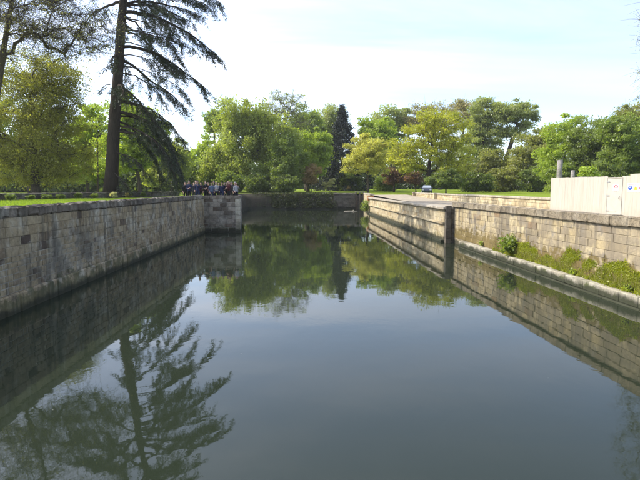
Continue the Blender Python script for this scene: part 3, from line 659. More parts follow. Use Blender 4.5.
tree('green_tree', 'green tree standing behind the yellow tree and left of the lime tree', foot(380, 132),
     [B(378, 135, 18, 20, 132, 70), B(372, 152, 14, 16, 132, 25)], 'bright', 'bark', .35, .38, 200, 1.5, seed=134, group=BY)
tree('background_tree', 'broad mid green tree behind and above the yellow tree', foot(392, 165),
     [B(392, 124, 24, 16, 165, 60), B(392, 150, 22, 16, 165, 30)], 'silver', 'bark', .5, .46, 210, 2.0, seed=135, group=BY)
tree('brownish_tree', 'thin brown-budded tree above the top of the lime tree', foot(440, 160),
     [B(436, 118, 20, 16, 160, 70), B(418, 120, 14, 14, 160, 35)], 'tan', 'bark_grey', .5, .30, 100, 2.0, seed=136, group=BY, twigs=6, rmin=.025)
tree('brownish_tree', 'brown-green treetop between the lime tree and the tall poplars', foot(462, 168),
     [B(462, 116, 14, 16, 168, 50), B(464, 145, 16, 16, 168, 25)], 'tan', 'bark_grey', .5, .34, 130, 2.0, seed=137, group=BY, twigs=5, rmin=.025)
tree('tall_poplar', 'tall grey-green poplar, highest of the trees on the right', foot(484, 140),
     [B(484, 118, 16, 18, 140, 70), B(474, 140, 14, 16, 140, 40), B(492, 142, 10, 18, 140, 25)], 'silver', 'bark_dark', .55, .34, 210, 1.5, seed=138, group=BY)
tree('leaning_poplar', 'tall poplar with a forked leaning trunk and open crown at its right', foot(498, 136),
     [B(508, 112, 14, 12, 136, 45), B(524, 116, 12, 14, 136, 40), B(516, 132, 16, 7, 136, 18), B(500, 128, 8, 16, 136, 18)], 'silver', 'bark_dark', .5, .32, 190, 1.4, seed=139, group=BY, lean=(1.5, 0))
tree('understorey_tree', 'dark olive tree below the tall poplars', foot(474, 122),
     [B(474, 172, 22, 17, 122, 80), B(492, 165, 14, 14, 122, 35)], 'olive', 'bark', .3, .32, 170, 1.2, seed=140, group=BY)
tree('bushy_shrub', 'dense green shrub behind the low parapet wall beside the parked car', foot(446, 92),
     [B(446, 180, 18, 9, 92, 70)], 'dark', 'bark', .12, .24, 130, .8, seed=141, group=BY, cat='bush')
tree('olive_tree', 'brownish olive tree in the gap right of the leaning poplar', foot(532, 118),
     [B(534, 150, 20, 18, 118, 65), B(546, 142, 13, 15, 118, 30), B(520, 168, 18, 15, 118, 45)], 'olive', 'bark_grey', .3, .32, 150, 1.3, seed=142, group=BY, twigs=5)
tree('bright_tree', 'bright green rounded tree at the left end of the hoarding', foot(566, 96),
     [B(566, 138, 18, 22, 96, 75), B(553, 164, 15, 18, 96, 50)], 'bright', 'bark', .3, .26, 190, 1.1, seed=143, group=BY)
tree('dense_tree', 'dense dark green tree in the middle of the group behind the hoarding', foot(592, 92),
     [B(592, 142, 20, 22, 92, 90), B(582, 165, 16, 16, 92, 40), B(600, 168, 18, 16, 92, 40)], 'dark', 'bark', .35, .28, 200, 1.2, seed=144, group=BY)
tree('dense_tree', 'dense mid green tree above the signs of the hoarding', foot(622, 84),
     [B(620, 140, 20, 24, 84, 90), B(640, 150, 20, 26, 84, 70), B(622, 165, 20, 14, 84, 40)], 'midgreen', 'bark', .35, .26, 200, 1.2, seed=145, group=BY)
tree('brown_topped_tree', 'olive-brown topped tree rising at the right edge of the picture', foot(634, 96),
     [B(632, 118, 16, 14, 96, 60), B(655, 125, 18, 20, 96, 50)], 'olive', 'bark_grey', .35, .24, 130, 1.2, seed=146, group=BY, twigs=5)
tree('low_bush', 'light green bush peeping over the hoarding beside the short post', foot(589, 60),
     [B(589, 173, 6, 6, 60, 25)], 'bright', 'bark', .05, .18, 110, .45, seed=147, cat='bush')
# tall bare tree mostly outside the frame on the right (its twig shows at the edge, its crown in the water)
tree('bare_tree', 'tall thin bare-twigged tree at the far right edge above the hoarding', foot(668, 66),
     [B(662, 95, 24, 26, 66, 80), B(668, 40, 26, 50, 66, 110), B(672, -40, 24, 60, 66, 80), B(725, 30, 48, 70, 66, 90), B(700, 90, 40, 30, 66, 50)], 'bud', 'bark_grey', .24, .12, 26, 1.3, seed=148, group=BY, twigs=7, rmin=.014)

# --- left side of the water
LY = 'trees on the left bank'
tree('bare_oak', 'big half-bare tree with dark forking limbs at the left edge of the picture', foot(-16, 45),
     [B(10, 20, 60, 46, 45, 150, .5, 60), B(70, 28, 50, 30, 45, 110, .5, 45), B(-60, 20, 60, 60, 45, 80), B(20, -60, 80, 50, 45, 110, .5, 60)],
     'bud', 'bark', .30, .10, 60, 1.3, seed=201, group=LY, twigs=16, rmin=.010, top_frac=.85, lean=(1.5, 0))
tree('olive_yew', 'dense drooping olive-green tree filling the left side behind the garden wall', foot(36, 57),
     [B(30, 122, 50, 54, 57, 190, .5, 40), B(58, 92, 30, 34, 57, 80, .5, 30), B(10, 160, 50, 28, 57, 100, .5, 40), B(64, 155, 26, 30, 57, 80, .5, 30), B(-25, 110, 45, 60, 57, 60, .5, 40), B(38, 72, 36, 26, 57, 60, .5, 30)],
     'yew', 'bark', .45, .125, 190, 1.25, flat=.5, hang=.8, strands=1, strand_len=.9, seed=202, group=LY, twigs=5)
tree('bright_maple', 'bright green tree glowing behind the cedar trunk', foot(140, 78),
     [B(142, 140, 22, 32, 78, 80), B(128, 120, 18, 24, 78, 50), B(118, 160, 24, 22, 78, 50)], 'bright', 'bark', .25, .26, 190, 1.2, seed=203, group=LY)
tree('bright_maple', 'bright green tree between the olive tree and the cedar trunk', foot(88, 84),
     [B(90, 140, 18, 36, 84, 80), B(80, 168, 22, 18, 84, 40)], 'bright', 'bark', .25, .28, 190, 1.2, seed=204, group=LY)
tree('woodland_tree', 'yellow-green woodland tree under the cedar boughs left of the crowd', foot(172, 100),
     [B(172, 160, 20, 22, 100, 70), B(160, 176, 18, 12, 100, 30)], 'willow', 'bark', .25, .30, 170, 1.2, seed=205, group=LY)
tree('woodland_tree', 'light green woodland tree far behind the crowd on the quay', foot(192, 128),
     [B(194, 168, 14, 18, 128, 50), B(186, 178, 14, 10, 128, 25)], 'bright', 'bark', .25, .34, 170, 1.3, seed=206, group=LY)
tree('woodland_tree', 'deep green woodland tree behind the olive tree at the far left', foot(30, 92),
     [B(30, 140, 40, 40, 92, 110), B(-30, 140, 40, 40, 92, 80)], 'midgreen', 'bark', .35, .32, 180, 1.5, seed=207, group=LY)
tree('slim_sapling', 'slim sapling trunk with sparse leaves just left of the cedar trunk', foot(98, 62),
     [B(97, 130, 9, 30, 62, 26), ], 'bright', 'bark', .09, .16, 30, .8, seed=208, group=LY)

# --- cedar
def cedar():
    rng = np.random.default_rng(300); D = 54.0; base = np.array(foot(110.5, D))
    def P(x, y, dd=0.0): return at_depth(x, y, D + dd) - base
    root = empty('cedar_tree', tuple(base)); tag(root, 'huge dark cedar with straight trunk and drooping boughs on the left bank', 'tree', LY)
    axis = [np.array([0, 0, -.2]), P(112, 170), P(114.5, 120), P(118.5, 70), P(121, 30), P(123.5, 0), P(128, -45), P(132, -90), P(136, -125)]
    axis[1:] = [np.array([a[0], 0, a[2]]) for a in axis[1:]]
    mb = MB(); mb.tube(axis, [.86, .66, .58, .50, .44, .38, .30, .18, .04], 14); mb.build('trunk', M['bark_dark'], root, True)
    def on_axis(z):
        zs = [a[2] for a in axis]; return np.array([np.interp(z, zs, [a[0] for a in axis]), 0, z])
    for i in range(14):                                # dead stubs and knots on the trunk
        z = rng.uniform(1.5, 19); az = rng.uniform(0, 6.28); a = on_axis(z); rr_ = .62 - .013 * z; dv = np.array([math.cos(az), math.sin(az), rng.uniform(-.1, .3)]); sb = MB()
        sb.tube([a + dv * rr_ * .7, a + dv * (rr_ + rng.uniform(.15, .7))], [.09, .035], 7); sb.build('dead_stub', M['bark_dark'], root, True)
    limbs = []
    pic = [([(122, 12), (145, 13), (165, 21), (188, 32), (205, 46), (214, 52)], .20, 1.0, 0), ([(121, 3), (150, 2), (180, 8), (200, 14)], .15, .8, 2),
           ([(119, 47), (145, 48), (160, 56), (172, 62), (190, 76), (208, 90)], .18, 1.0, -1), ([(118, 60), (132, 64), (146, 78), (160, 86), (176, 98), (186, 110)], .16, 1.0, 2),
           ([(116, 84), (130, 92), (142, 104), (152, 118), (164, 132)], .13, .8, -2), ([(114, 112), (130, 113), (150, 122), (166, 138), (178, 160), (184, 182)], .18, 1.1, 0),
           ([(113, 130), (132, 134), (148, 134), (160, 146), (172, 166), (178, 186)], .16, 1.0, -2), ([(121, 30), (136, 34), (156, 50), (164, 60)], .10, .7, 3), ([(119, 22), (132, 30), (148, 34), (170, 40), (178, 58)], .10, .8, -3),
           ([(114, 112), (140, 117), (158, 128), (170, 142), (178, 158)], .12, 1.0, 3), ([(113, 125), (135, 128), (152, 138), (166, 154), (176, 178)], .12, 1.0, -3), ([(116, 100), (134, 103), (154, 111), (170, 122), (182, 138)], .12, .9, 2), ([(113, 120), (128, 124), (144, 140), (158, 160), (160, 184)], .13, .9, 3), ([(110, 150), (122, 154), (136, 160), (146, 172)], .08, .9, -2), ([(114, 84), (106, 84), (100, 92)], .07, .5, -1),
           ([(122, -10), (150, -8), (185, -4), (208, 6)], .16, 1.0, 0), ([(110, 170), (118, 176), (126, 184), (130, 190)], .06, .8, -3), ([(117, 66), (122, 84), (132, 98), (140, 112)], .07, .6, 4)]
    for pts, r, dens, dd in pic:
        m = len(pts); q = [P(x, y, dd * i / (m - 1)) for i, (x, y) in enumerate(pts)]; q[0] = on_axis(q[0][2]); limbs.append((q, r, dens))
    for i in range(7):                                 # finer boughs between the big ones
        y0 = -6 + i * 12.0; x0 = 122 - y0 * .06; rx_ = rng.uniform(42, 78) * (1 - .25 * (y0 > 70)); dr = rng.uniform(14, 40) + (22 if y0 > 90 else 0)
        limbs.append(([on_axis(P(x0, y0)[2]), P(x0 + rx_ * .35, y0 + dr * .10, rng.uniform(-1.5, 1.5)), P(x0 + rx_ * .7, y0 + dr * .45, rng.uniform(-3, 3)), P(x0 + rx_, y0 + dr, rng.uniform(-4, 4))], .07, .5))
    top = axis[-1][2]
    for i in range(34):                                # upper crown, seen in the water
        z = 19 + (top - 20) * (i + .5) / 34; Lr = (9.5 * (1 - (z - 18) / (top - 15)) + 1.2) * rng.uniform(.7, 1.15); az = i * 2.4 + rng.uniform(-.3, .3); a = on_axis(z); dv = np.array([math.cos(az), math.sin(az), 0])
        limbs.append(([a, a + dv * Lr * .3 + [0, 0, .2], a + dv * Lr * .65 + [0, 0, -.3], a + dv * Lr + [0, 0, -.22 * Lr]], .05 + .014 * Lr, .8))
    for i in range(9):                                 # boughs to the back and front
        z = 7 + i * 1.4; az = rng.choice([1.2, 1.7, -1.3, 1.0]) + rng.uniform(-.3, .3); Lr = rng.uniform(4, 8); a = on_axis(z); dv = np.array([math.cos(az), math.sin(az), 0])
        limbs.append(([a, a + dv * Lr * .35, a + dv * Lr * .7 + [0, 0, -.6], a + dv * Lr + [0, 0, -.4 * Lr]], .12, .7))
    lb = MB(); L = []
    for q, r, dens in limbs:
        q = np.array(q); n = len(q); t = np.linspace(0, 1, 14); s = np.linspace(0, 1, n); q = np.stack([np.interp(t, s, q[:, k]) for k in range(3)], 1)
        q[1:-1] = (q[:-2] + 2 * q[1:-1] + q[2:]) / 4; q[1:-1] += rng.normal(size=(12, 3)) * .05
        lb.tube(q, r * (1 - .88 * t), 7, cap=False); length = np.linalg.norm(np.diff(q, axis=0), axis=1).sum()
        ns = int(length * 5.4 * dens)
        for k in range(ns):
            f = rng.uniform(.22, 1.0) ** .75; i = min(int(f * 13), 12); a = q[i] + (q[i + 1] - q[i]) * rng.uniform(); fwd = q[i + 1] - q[i]; fwd /= np.linalg.norm(fwd) + 1e-9
            side = np.cross(fwd, [0, 0, 1]); side /= np.linalg.norm(side) + 1e-9
            tl = rng.uniform(.5, 2.0) * (1.15 - .5 * f) * min(1.3, length / 5); dv = fwd * rng.uniform(.3, 1.0) + side * rng.uniform(-1, 1) * 1.0 + np.array([0, 0, -rng.uniform(-.05, .65)]); dv /= np.linalg.norm(dv)
            e = a + dv * tl + [0, 0, -.2 * tl]; lb.tube([a, (a + e) / 2 + [0, 0, .05], e], [.02, .014, .007], 3, cap=False)
            m = int(62 * tl) + 6; tt = rng.uniform(.05, 1.05, m)[:, None]; L.append(a + (e - a) * tt + rng.normal(size=(m, 3)) * [.10, .10, .07] - np.array([0, 0, 1]) * rng.uniform(0, .28, m)[:, None])
    lb.build('limbs', M['bark_dark'], root, True); Pn = np.vstack(L); Pn = Pn[Pn[:, 2] > .1]
    big_mesh('crown', leaf_quads(rng, Pn, .20, .20, .2, .8), len(Pn), M['leaf_cedar'], root, rng.uniform(0, 1, len(Pn)))
    print('cedar leaves', len(Pn))
cedar()

# --- background thicket closing the view under the trees
def thicket(name, label, segs, leaf, seed, n, size):
    rng = np.random.default_rng(seed); P = []
    for (x0, x1, y, h, wgt) in segs:
        m = int(n * wgt); cx = rng.uniform(x0, x1, m // 60); hh = h * (.55 + .45 * np.abs(np.sin(cx * .31 + y))) ; i = rng.integers(0, len(cx), m)
        z = rng.uniform(0, 1, m) ** 1.15 * hh[i]; P.append(np.stack([cx[i] + rng.normal(size=m) * 1.4, y + rng.normal(size=m) * 2.2, ground_z(y) + z + rng.normal(size=m) * .25], 1))
    P = np.vstack(P); o = big_mesh(name, leaf_quads(rng, P, size, .6, -.5, .2), len(P), M['leaf_' + leaf], None, rng.uniform(0, 1, len(P)))
    tag(o, label, 'wood', kind='stuff')
thicket('far_wood', 'dark far-off wood closing the view behind the trees', [(-130, -20, 150, 10, .25), (-30, 60, 180, 12, .25), (45, 160, 150, 12, .30), (-75, -24, 112, 8, .20)], 'thicket', 400, 110000, .75)

# --- rank growth hanging on the far bank
rng = np.random.default_rng(410); m = 17000
t_ = rng.uniform(-13, 3.2, m); zz_ = rng.uniform(.3, 3.1, m)
Pb = np.stack([t_, 97.75 + zz_ * .45 + rng.normal(size=m) * .22, zz_], 1); keep = (np.sin(Pb[:, 0] * 2.1) + np.sin(Pb[:, 0] * .9 + 1) + rng.normal(size=m) * .8 > -.9) | (zz_ > 2.4)
Pb = Pb[keep]; tag(big_mesh('bank_growth', leaf_quads(rng, Pb, .22, .4, .0, .4), len(Pb), M['leaf_bank'], None, rng.uniform(0, 1, len(Pb))), 'rank dark weeds hanging over the far earth bank', 'weeds', kind='stuff')

# --- low clumps along the left garden wall
gu, gn, gl = wall_frame(GW0, GW1, -1)
for i, (px, sz, lf_) in enumerate([(4, .55, 'dark'), (24, .5, 'dark'), (40, .6, 'dark'), (55, .55, 'dark'), (72, .5, 'dark'), (89, .45, 'dark'), (108, .62, 'pale'), (123, .52, 'tan'), (138, .5, 'dark')]):
    k = (px - 320) / F; s = (k * GW0[1] - GW0[0]) / (gu.x - k * gu.y); q = Vector(GW0).to_3d() + gu * s + gn * .65
    where = ['at the left edge', 'next in from the left edge', 'third from the left edge', 'fourth from the left edge', 'at the right end of the dark row', 'between the dark row and the pale clump', '', '', 'nearest the cedar trunk'][i]
    lab = 'pale lit clump, brightest along the foot of the garden wall' if lf_ == 'pale' else 'tan clump just right of the pale one by the garden wall' if lf_ == 'tan' else 'low dark clump by the garden wall, ' + where
    tree('garden_clump', lab, (q.x, q.y, zl), [((q.x, q.y, zl + sz * .45), (sz * .55, sz * .5, sz * .42), 26, .5)], lf_, 'bark', .03, .10, 70, .16, seed=500 + i, group='clumps along the garden wall', cat='plant', twigs=1, top_frac=.5, rmin=.006)

# --- grass: blades on the near left lawn and along the coping
rng = np.random.default_rng(600); m = 60000
gy = rng.uniform(12, 44, m); gx = -9.85 - (gy - 9) * .0247 - rng.uniform(0, 1, m) ** 1.3 * 13
gp = np.stack([gx, gy, np.full(m, zl)], 1); hgt = rng.uniform(.04, .12, m); wd = rng.uniform(.008, .018, m); ang = rng.uniform(0, 6.28, m); ln = rng.normal(size=(m, 2)) * .03
V = np.zeros((m, 4, 3)); ex = np.stack([np.cos(ang), np.sin(ang), 0 * ang], 1) * wd[:, None]; tp = np.stack([ln[:, 0], ln[:, 1], hgt], 1)
V[:, 0] = gp - ex; V[:, 1] = gp + ex; V[:, 2] = gp + tp + ex * .2; V[:, 3] = gp + tp - ex * .2
tag(big_mesh('grass', V.reshape(-1, 3), m, M['leaf_grass'], None, rng.uniform(0, 1, m)), 'short bright grass blades on the left lawn behind the wall coping', 'grass', kind='stuff')
print('trees done')

# --- understorey shrubs on the far lawn and bank
for i, (px, py, rx, ry, d, lf_, lab) in enumerate([
    (232, 180, 15, 10, 106, 'midgreen', 'dark shrub under the left half of the willow'), (256, 182, 13, 9, 104, 'dark', 'dark shrub at the foot of the willow trunk'),
    (282, 183, 13, 8, 103, 'dark', 'dark low shrub overhanging the bank beneath the shaded tree'), (206, 180, 13, 11, 110, 'bright', 'bright shrub behind the crowd, under the slender tree'),
    (386, 181, 9, 8, 124, 'midgreen', 'green shrub between the yellow tree and the copper tree'), (476, 182, 18, 9, 108, 'dark', 'dark shrub below the olive understorey tree, behind the lawn'),
    (505, 178, 17, 12, 116, 'olive', 'olive shrub below the leaning poplar'), (536, 178, 17, 12, 112, 'dark', 'dark green shrub left of the hoarding end'),
    (560, 176, 12, 14, 88, 'midgreen', 'green shrub right behind the left end of the hoarding'), (350, 178, 12, 11, 128, 'dark', 'dark shrub between the conifer and the yellow tree'),
    (612, 176, 26, 12, 80, 'dark', 'dark shrub showing just over the hoarding top near the signs')]):
    tree('understorey_shrub', lab, foot(px, d), [B(px, py + 1, rx, ry, d, 70, .45), B(px, 188, rx, 4, d, 30, .5)], lf_, 'bark', .1, .28, 130, .9, seed=700 + i, group='shrubs under the far trees', cat='bush', twigs=1, top_frac=.5)

# ============================================================ PLANTS ON THE RIGHT WALL
def rx_at(y): return RW0[0] + (RW1[0] - RW0[0]) * (y - RW0[1]) / (RW1[1] - RW0[1])
rng = np.random.default_rng(800); L = []
k = 0
while k < 760:                                           # low band of moss and small weeds above the ledge
    y = 12 + 16.5 * rng.uniform() ** .85; fade = min(1, (28.8 - y) / 6 + .15); u1 = rng.uniform(); z = .40 + .95 * u1 ** 1.3 * fade
    f_ = .6 * math.sin(y * 1.7 + z * 2.1 + 1) + .5 * math.sin(y * .83 - z * 3.3 + 2) + .5 * math.sin(y * 4.3 + z * 6.0)
    if f_ < -1.0 + 1.5 * u1: continue
    k += 1; r_ = rng.uniform(.03, .11); m = int(200 * r_ / .12)
    q = rng.normal(size=(m, 3)) * [.15, 1.3, .75] * r_; q[:, 0] = -np.abs(q[:, 0]) - .008; L.append(q + [rx_at(y) - .008, y, z])
for k in range(150):                                     # on the ledge top itself
    y = rng.uniform(12, 29); r_ = rng.uniform(.03, .11); q = np.abs(rng.normal(size=(90, 3))) * [1, 1, .8] * r_; q[:, 0] *= -1; L.append(q + [rx_at(y) - .03, y, .40])
P_ = np.vstack(L); P_ = P_[P_[:, 2] > .39]
cl = np.repeat(rng.uniform(0, 1, len(L)), [len(q) for q in L])[:len(P_)]
tag(big_mesh('moss', leaf_quads(rng, P_, .045, .6, .0), len(P_), M['leaf_moss'], None, np.clip(cl * .75 + rng.uniform(0, .25, len(P_)), 0, 1)), 'yellow-green moss and weeds along the foot of the right wall', 'moss', kind='stuff')

gs = 1400; y_ = rng.uniform(12.5, 29, gs); h_ = rng.uniform(.08, .38, gs); z_ = .39 + rng.uniform(0, .5, gs) ** 1.5
V = np.zeros((gs, 4, 3)); p0_ = np.stack([np.array([rx_at(y) for y in y_]) - rng.uniform(.02, .16, gs), y_, z_], 1); ls = rng.normal(size=(gs, 2)) * .10
tp_ = np.stack([-np.abs(ls[:, 0]), ls[:, 1], h_], 1); V[:, 0] = p0_ - [0, .006, 0]; V[:, 1] = p0_ + [0, .006, 0]; V[:, 2] = p0_ + tp_ + [0, .002, 0]; V[:, 3] = p0_ + tp_ - [0, .002, 0]
tag(big_mesh('dry_stems', V.reshape(-1, 3), gs, M['leaf_tan'], None, rng.uniform(0, 1, gs)), 'straggly grass and dry stems among the moss on the right ledge', 'weeds', kind='stuff')

def wall_plant(label, x, y, z0, z1, rr, leaf, seed, n=900, size=.09):
    rng = np.random.default_rng(seed); root = empty('wall_shrub', (x, y, z0)); tag(root, label, 'plant')
    mb = MB()
    L = []
    for k in range(16):
        tip = np.array([-abs(rng.normal()) * rr * .6 - .05, rng.normal() * rr * .6, rng.uniform(.35, 1) * (z1 - z0)]); mb.tube([(0.05, 0, .02), tip * .5 + [-.05, 0, .05], tip], [.02, .014, .006], 5, cap=False)
        m = n // 16; L.append(tip * rng.uniform(.5, 1.05, m)[:, None] + rng.normal(size=(m, 3)) * rr * .26)
    mb.build('stems', M['bark'], root, True); q = np.vstack(L)
    big_mesh('foliage', leaf_quads(rng, q, size, .7, .3, .3), len(q), M['leaf_' + leaf], root, rng.uniform(0, 1, len(q)))
p_ = at_height(502, 257, .35)
wall_plant('leafy green shrub sprouting from the right wall above the ledge', rx_at(p_[1]) - .02, p_[1], .42, 1.45, .5, 'midgreen', 810, 1500, .11)
wall_plant('trailing green plant on the broken wall end beside the sluice gate', 7.35, 79.6, .2, 2.2, .9, 'midgreen', 811, 1200, .16)
for i, (y, h, lab) in enumerate([(16.9, .30, 'small weed tuft on the ledge, nearest the right edge'), (20.4, .26, 'small weed tuft on the ledge in the middle of the mossy stretch'), (30.6, .34, 'small weed tuft on the ledge just left of the leafy shrub')]):
    wall_plant(lab, rx_at(y) - .08, y, .39, .39 + h, .16, 'bright', 820 + i, 200, .06)

# ============================================================ HOARDING
def hoarding():
    A = np.array([13.0, 29.3]); Bp = np.array([15.0, 24.3]); u = (Bp - A) / np.linalg.norm(Bp - A)      # towards the right of the picture
    ang = math.atan2(u[1], u[0]); root = empty('site_hoarding', (A[0], A[1], 2.45), ang)               # local x along the fence, local -y towards the water
    tag(root, 'cream painted timber site hoarding with a door behind the right wall', 'hoarding')
    m, t, out = mat('cream painted boards'); g = N(t, 'ShaderNodeNewGeometry'); P = g.outputs['Position']; v_ = piece_random(t)
    c = ramp_of(t, v_, [(0, (.40, .365, .295)), (.5, (.43, .395, .325)), (1, (.415, .375, .30))])
    c = mixc(t, .5, c, ramp_of(t, noise(t, stretch(t, P, (9, 9, .7)), 1.6, 5, .6), [(.3, (.78, .76, .72)), (.7, (1.12, 1.12, 1.1))]), 'MULTIPLY')
    sp_ = N(t, 'ShaderNodeSeparateXYZ'); t.links.new(P, sp_.inputs[0])
    nz = noise(t, P, 2.5, 4, .6); c = mixc(t, math2(t, 'MULTIPLY', maprange(t, math2(t, 'ADD', sp_.outputs['Z'], nz), 2.9, 3.5, 1, 0), .3), c, (.30, .24, .16))
    b = N(t, 'ShaderNodeBsdfPrincipled', Roughness=.7); t.links.new(c, b.inputs['Base Color']); t.links.new(b.outputs[0], out.inputs[0])
    bw = .20; x = 0.0; i = 0; Hh = 1.97; x_step = 4.62; rnd = random.Random(9)
    door = (3.55, 4.42)
    mesh_cache = {}
    while x < 12:
        if not (door[0] - .01 < x + .1 < door[1]):
            h = Hh if x < x_step else Hh + .09
            h += 0.006 * (i % 3)
            key = round(h, 3)
            if key not in mesh_cache:
                q = MB(); q.box(.0008, bw - .0008, -.012, .012, .03, h, .0015); o = recalc(q.build('board', m, root)); mesh_cache[key] = o.data
            else: o = link(bpy.data.objects.new('board', mesh_cache[key]), root)
            o.location = (x, rnd.uniform(-.0015, .0015), 0)
        x += bw; i += 1
    y = 0.0; i = 0
    while y < 6:                                          # return side, going back from the left end
        q = MB(); q.box(-.012, .012, y + .018, y + bw + .013, .03, Hh, .003); recalc(q.build('board', m, root)); y += bw
    for z in (.25, 1.0, 1.75):
        q = MB(); q.box(.03, 12, .014, .06, z, z + .09, .005); recalc(q.build('rail', M['timber'], root))
    for x in np.arange(.3, 12, 2.4):
        q = MB(); q.box(x, x + .09, .062, .15, -.4, 1.9, .006); recalc(q.build('post', M['timber'], root))
    wm = simple_mat('cream door paint', (.42, .386, .318), .6, .10, 3, bump=.05)
    dr = MB(); dr.box(door[0] + .05, door[1] - .03, -.02, .012, .06, 1.86, .004); dr = recalc(dr.build('door', wm, root))
    q = MB(); x0, x1 = door
    q.box(x0 + .01, x0 + .06, -.034, .01, .03, 1.93, .003); q.box(x1 - .04, x1 + .01, -.034, .01, .03, 1.93, .003); q.box(x0 + .062, x1 - .042, -.033, .01, 1.87, 1.93, .003); recalc(q.build('door_frame', wm, root))
    gm = simple_mat('galvanised hinge', (.35, .35, .34), .4, .2, 20, .8)
    for z in (.25, 1.0, 1.68):
        q = MB(); q.box(x0 + .03, x0 + .20, -.046, -.036, z, z + .04, .002); recalc(q.build('hinge', gm, dr))
    q = MB(); q.tube([(x1 - .12, -.02, 1.0), (x1 - .12, -.07, 1.0), (x1 - .12, -.07, .86)], [.011] * 3, 8); q.build('handle', gm, dr, True)
    q = MB(); q.box(x0 + .10, x0 + .60, -.031, -.021, .22, .29, .003); recalc(q.build('kick_batten', wm, dr))
    return root, ang, u, door
hoard, hang_, hu, hdoor = hoarding()

def flat(name, c): return simple_mat(name, c, .45, .05, 3, bump=0)
S = {'white': flat('sign white', (.78, .76, .74)), 'red': flat('sign red', (.62, .05, .06)), 'blue': flat('sign blue', (.03, .08, .36)), 'yellow': flat('sign yellow', (.80, .55, .04)), 'black': flat('sign black', (.02, .02, .02)), 'pink': flat('sign pink', (.75, .38, .40))}
def plate(root, name, x0, x1, z0, z1, y, m): b = MB(); b.box(x0, x1, y, y + .004, z0, z1); return recalc(b.build(name, m, root))
def disc(root, name, cx, cz, r0, r1, y, m, a0=0, a1=360, n=28):
    v = []; f = []
    for k in range(n + 1):
        a = R(a0 + (a1 - a0) * k / n)
        for rr in (r0, r1):
            for yy in (y, y + .004): v.append((cx + rr * math.cos(a), yy, cz + rr * math.sin(a)))
    for k in range(n):
        i = k * 4; j = i + 4; f += [(i, i + 2, j + 2, j), (i + 1, j + 1, j + 3, i + 3), (i + 2, i + 3, j + 3, j + 2), (i, j, j + 1, i + 1)]
    return recalc(mesh_obj(name, v, f, m, root))
def sign_root(lx, lz, label):
    o = empty('safety_sign', (13.0 + hu[0] * lx - hu[1] * -.0 , 29.3 + hu[1] * lx, 2.45 + lz), hang_); return tag(o, label, 'sign', 'safety signs on the hoarding')
# round prohibition sign on the door
s1 = sign_root(4.08, 1.42, 'white square safety sign with round red emblem on the hoarding door')
plate(s1, 'panel', -.15, .15, -.18, .17, -.030, S['white']); disc(s1, 'red_arch', 0, -.01, .075, .135, -.035, S['red'], 15, 165); disc(s1, 'pale_ring', 0, -.01, .105, .135, -.035, S['pink'], 165, 375)
plate(s1, 'red_bar', -.11, .11, -.01, .03, -.0395, S['red']); plate(s1, 'text_line', -.09, .09, -.075, -.06, -.0395, S['pink']); plate(s1, 'text_line', -.10, .10, -.165, -.15, -.0395, S['pink'])
# strip sign with mandatory, warning and prohibition symbols
s2 = sign_root(5.12, 1.42, 'wide white safety sign with blue, yellow and red symbols right of the door')
plate(s2, 'panel', -.42, .46, -.21, .19, -.022, S['white']); plate(s2, 'red_header', -.40, .44, .135, .165, -.027, S['red'])
for x in (-.28, .0, .28): plate(s2, 'text_line', x - .09, x + .09, -.185, -.165, -.027, S['black'])
disc(s2, 'blue_disc', -.28, -.02, 0, .105, -.028, S['blue']); disc(s2, 'helmet', -.28, -.01, .0, .05, -.033, S['white'], 0, 180)
recalc(mesh_obj('yellow_triangle', [(x, y, z) for y in (-.028, -.023) for x, z in ((-.12, -.12), (.12, -.12), (.0, .09))], [(0, 1, 2), (3, 5, 4), (0, 3, 4, 1), (1, 4, 5, 2), (2, 5, 3, 0)], S['yellow'], s2))
plate(s2, 'exclamation_mark', -.010, .010, -.04, .04, -.033, S['black']); plate(s2, 'exclamation_dot', -.010, .010, -.085, -.065, -.033, S['black'])
disc(s2, 'red_ring', .28, -.02, .07, .105, -.028, S['red'])

# posts behind the hoarding
def post(label, px, d, y_top, r0, r1, name, sides=9):
    p = at_depth(px, y_top, d); g0 = 2.9; root = empty(name, (p[0], d, g0)); tag(root, label, 'post', 'posts behind the hoarding'); h = p[2] - g0
    b = MB(); b.tube([(0, 0, -.3), (0.02, 0, h * .35), (-.03, 0, h * .7), (-.02, 0, h - .06)], [r0, r0 * .93, r1 * 1.05, r1], sides); recalc(b.build('shaft', M['grey_post'], root, True))
    b = MB(); b.tube([(-.02, 0, h - .058), (-.02, 0, h - .02), (-.02, 0, h)], [r1 * 1.04, r1 * .98, r1 * .72], sides); recalc(b.build('top', M['grey_post'], root))
post('tall thick weathered grey post behind the left end of the hoarding', 560.5, 44, 160, .28, .21, 'tall_post')
post('short thin grey post behind the hoarding, right of the tall one', 573.3, 42, 170.3, .17, .15, 'short_post')
bs = empty('stone_block', (at_depth(585, 176, 40)[0], 40, 2.9)); tag(bs, 'grey stone block just showing above the hoarding top', 'block')
b = MB(); b.box(-.36, .36, -.3, .3, -.2, 1.68, .03); recalc(b.build('block', M['grey_post'], bs)); b = MB(); b.box(-.42, .42, -.36, .36, 1.68, 1.84, .03); recalc(b.build('cap', M['grey_post'], bs))

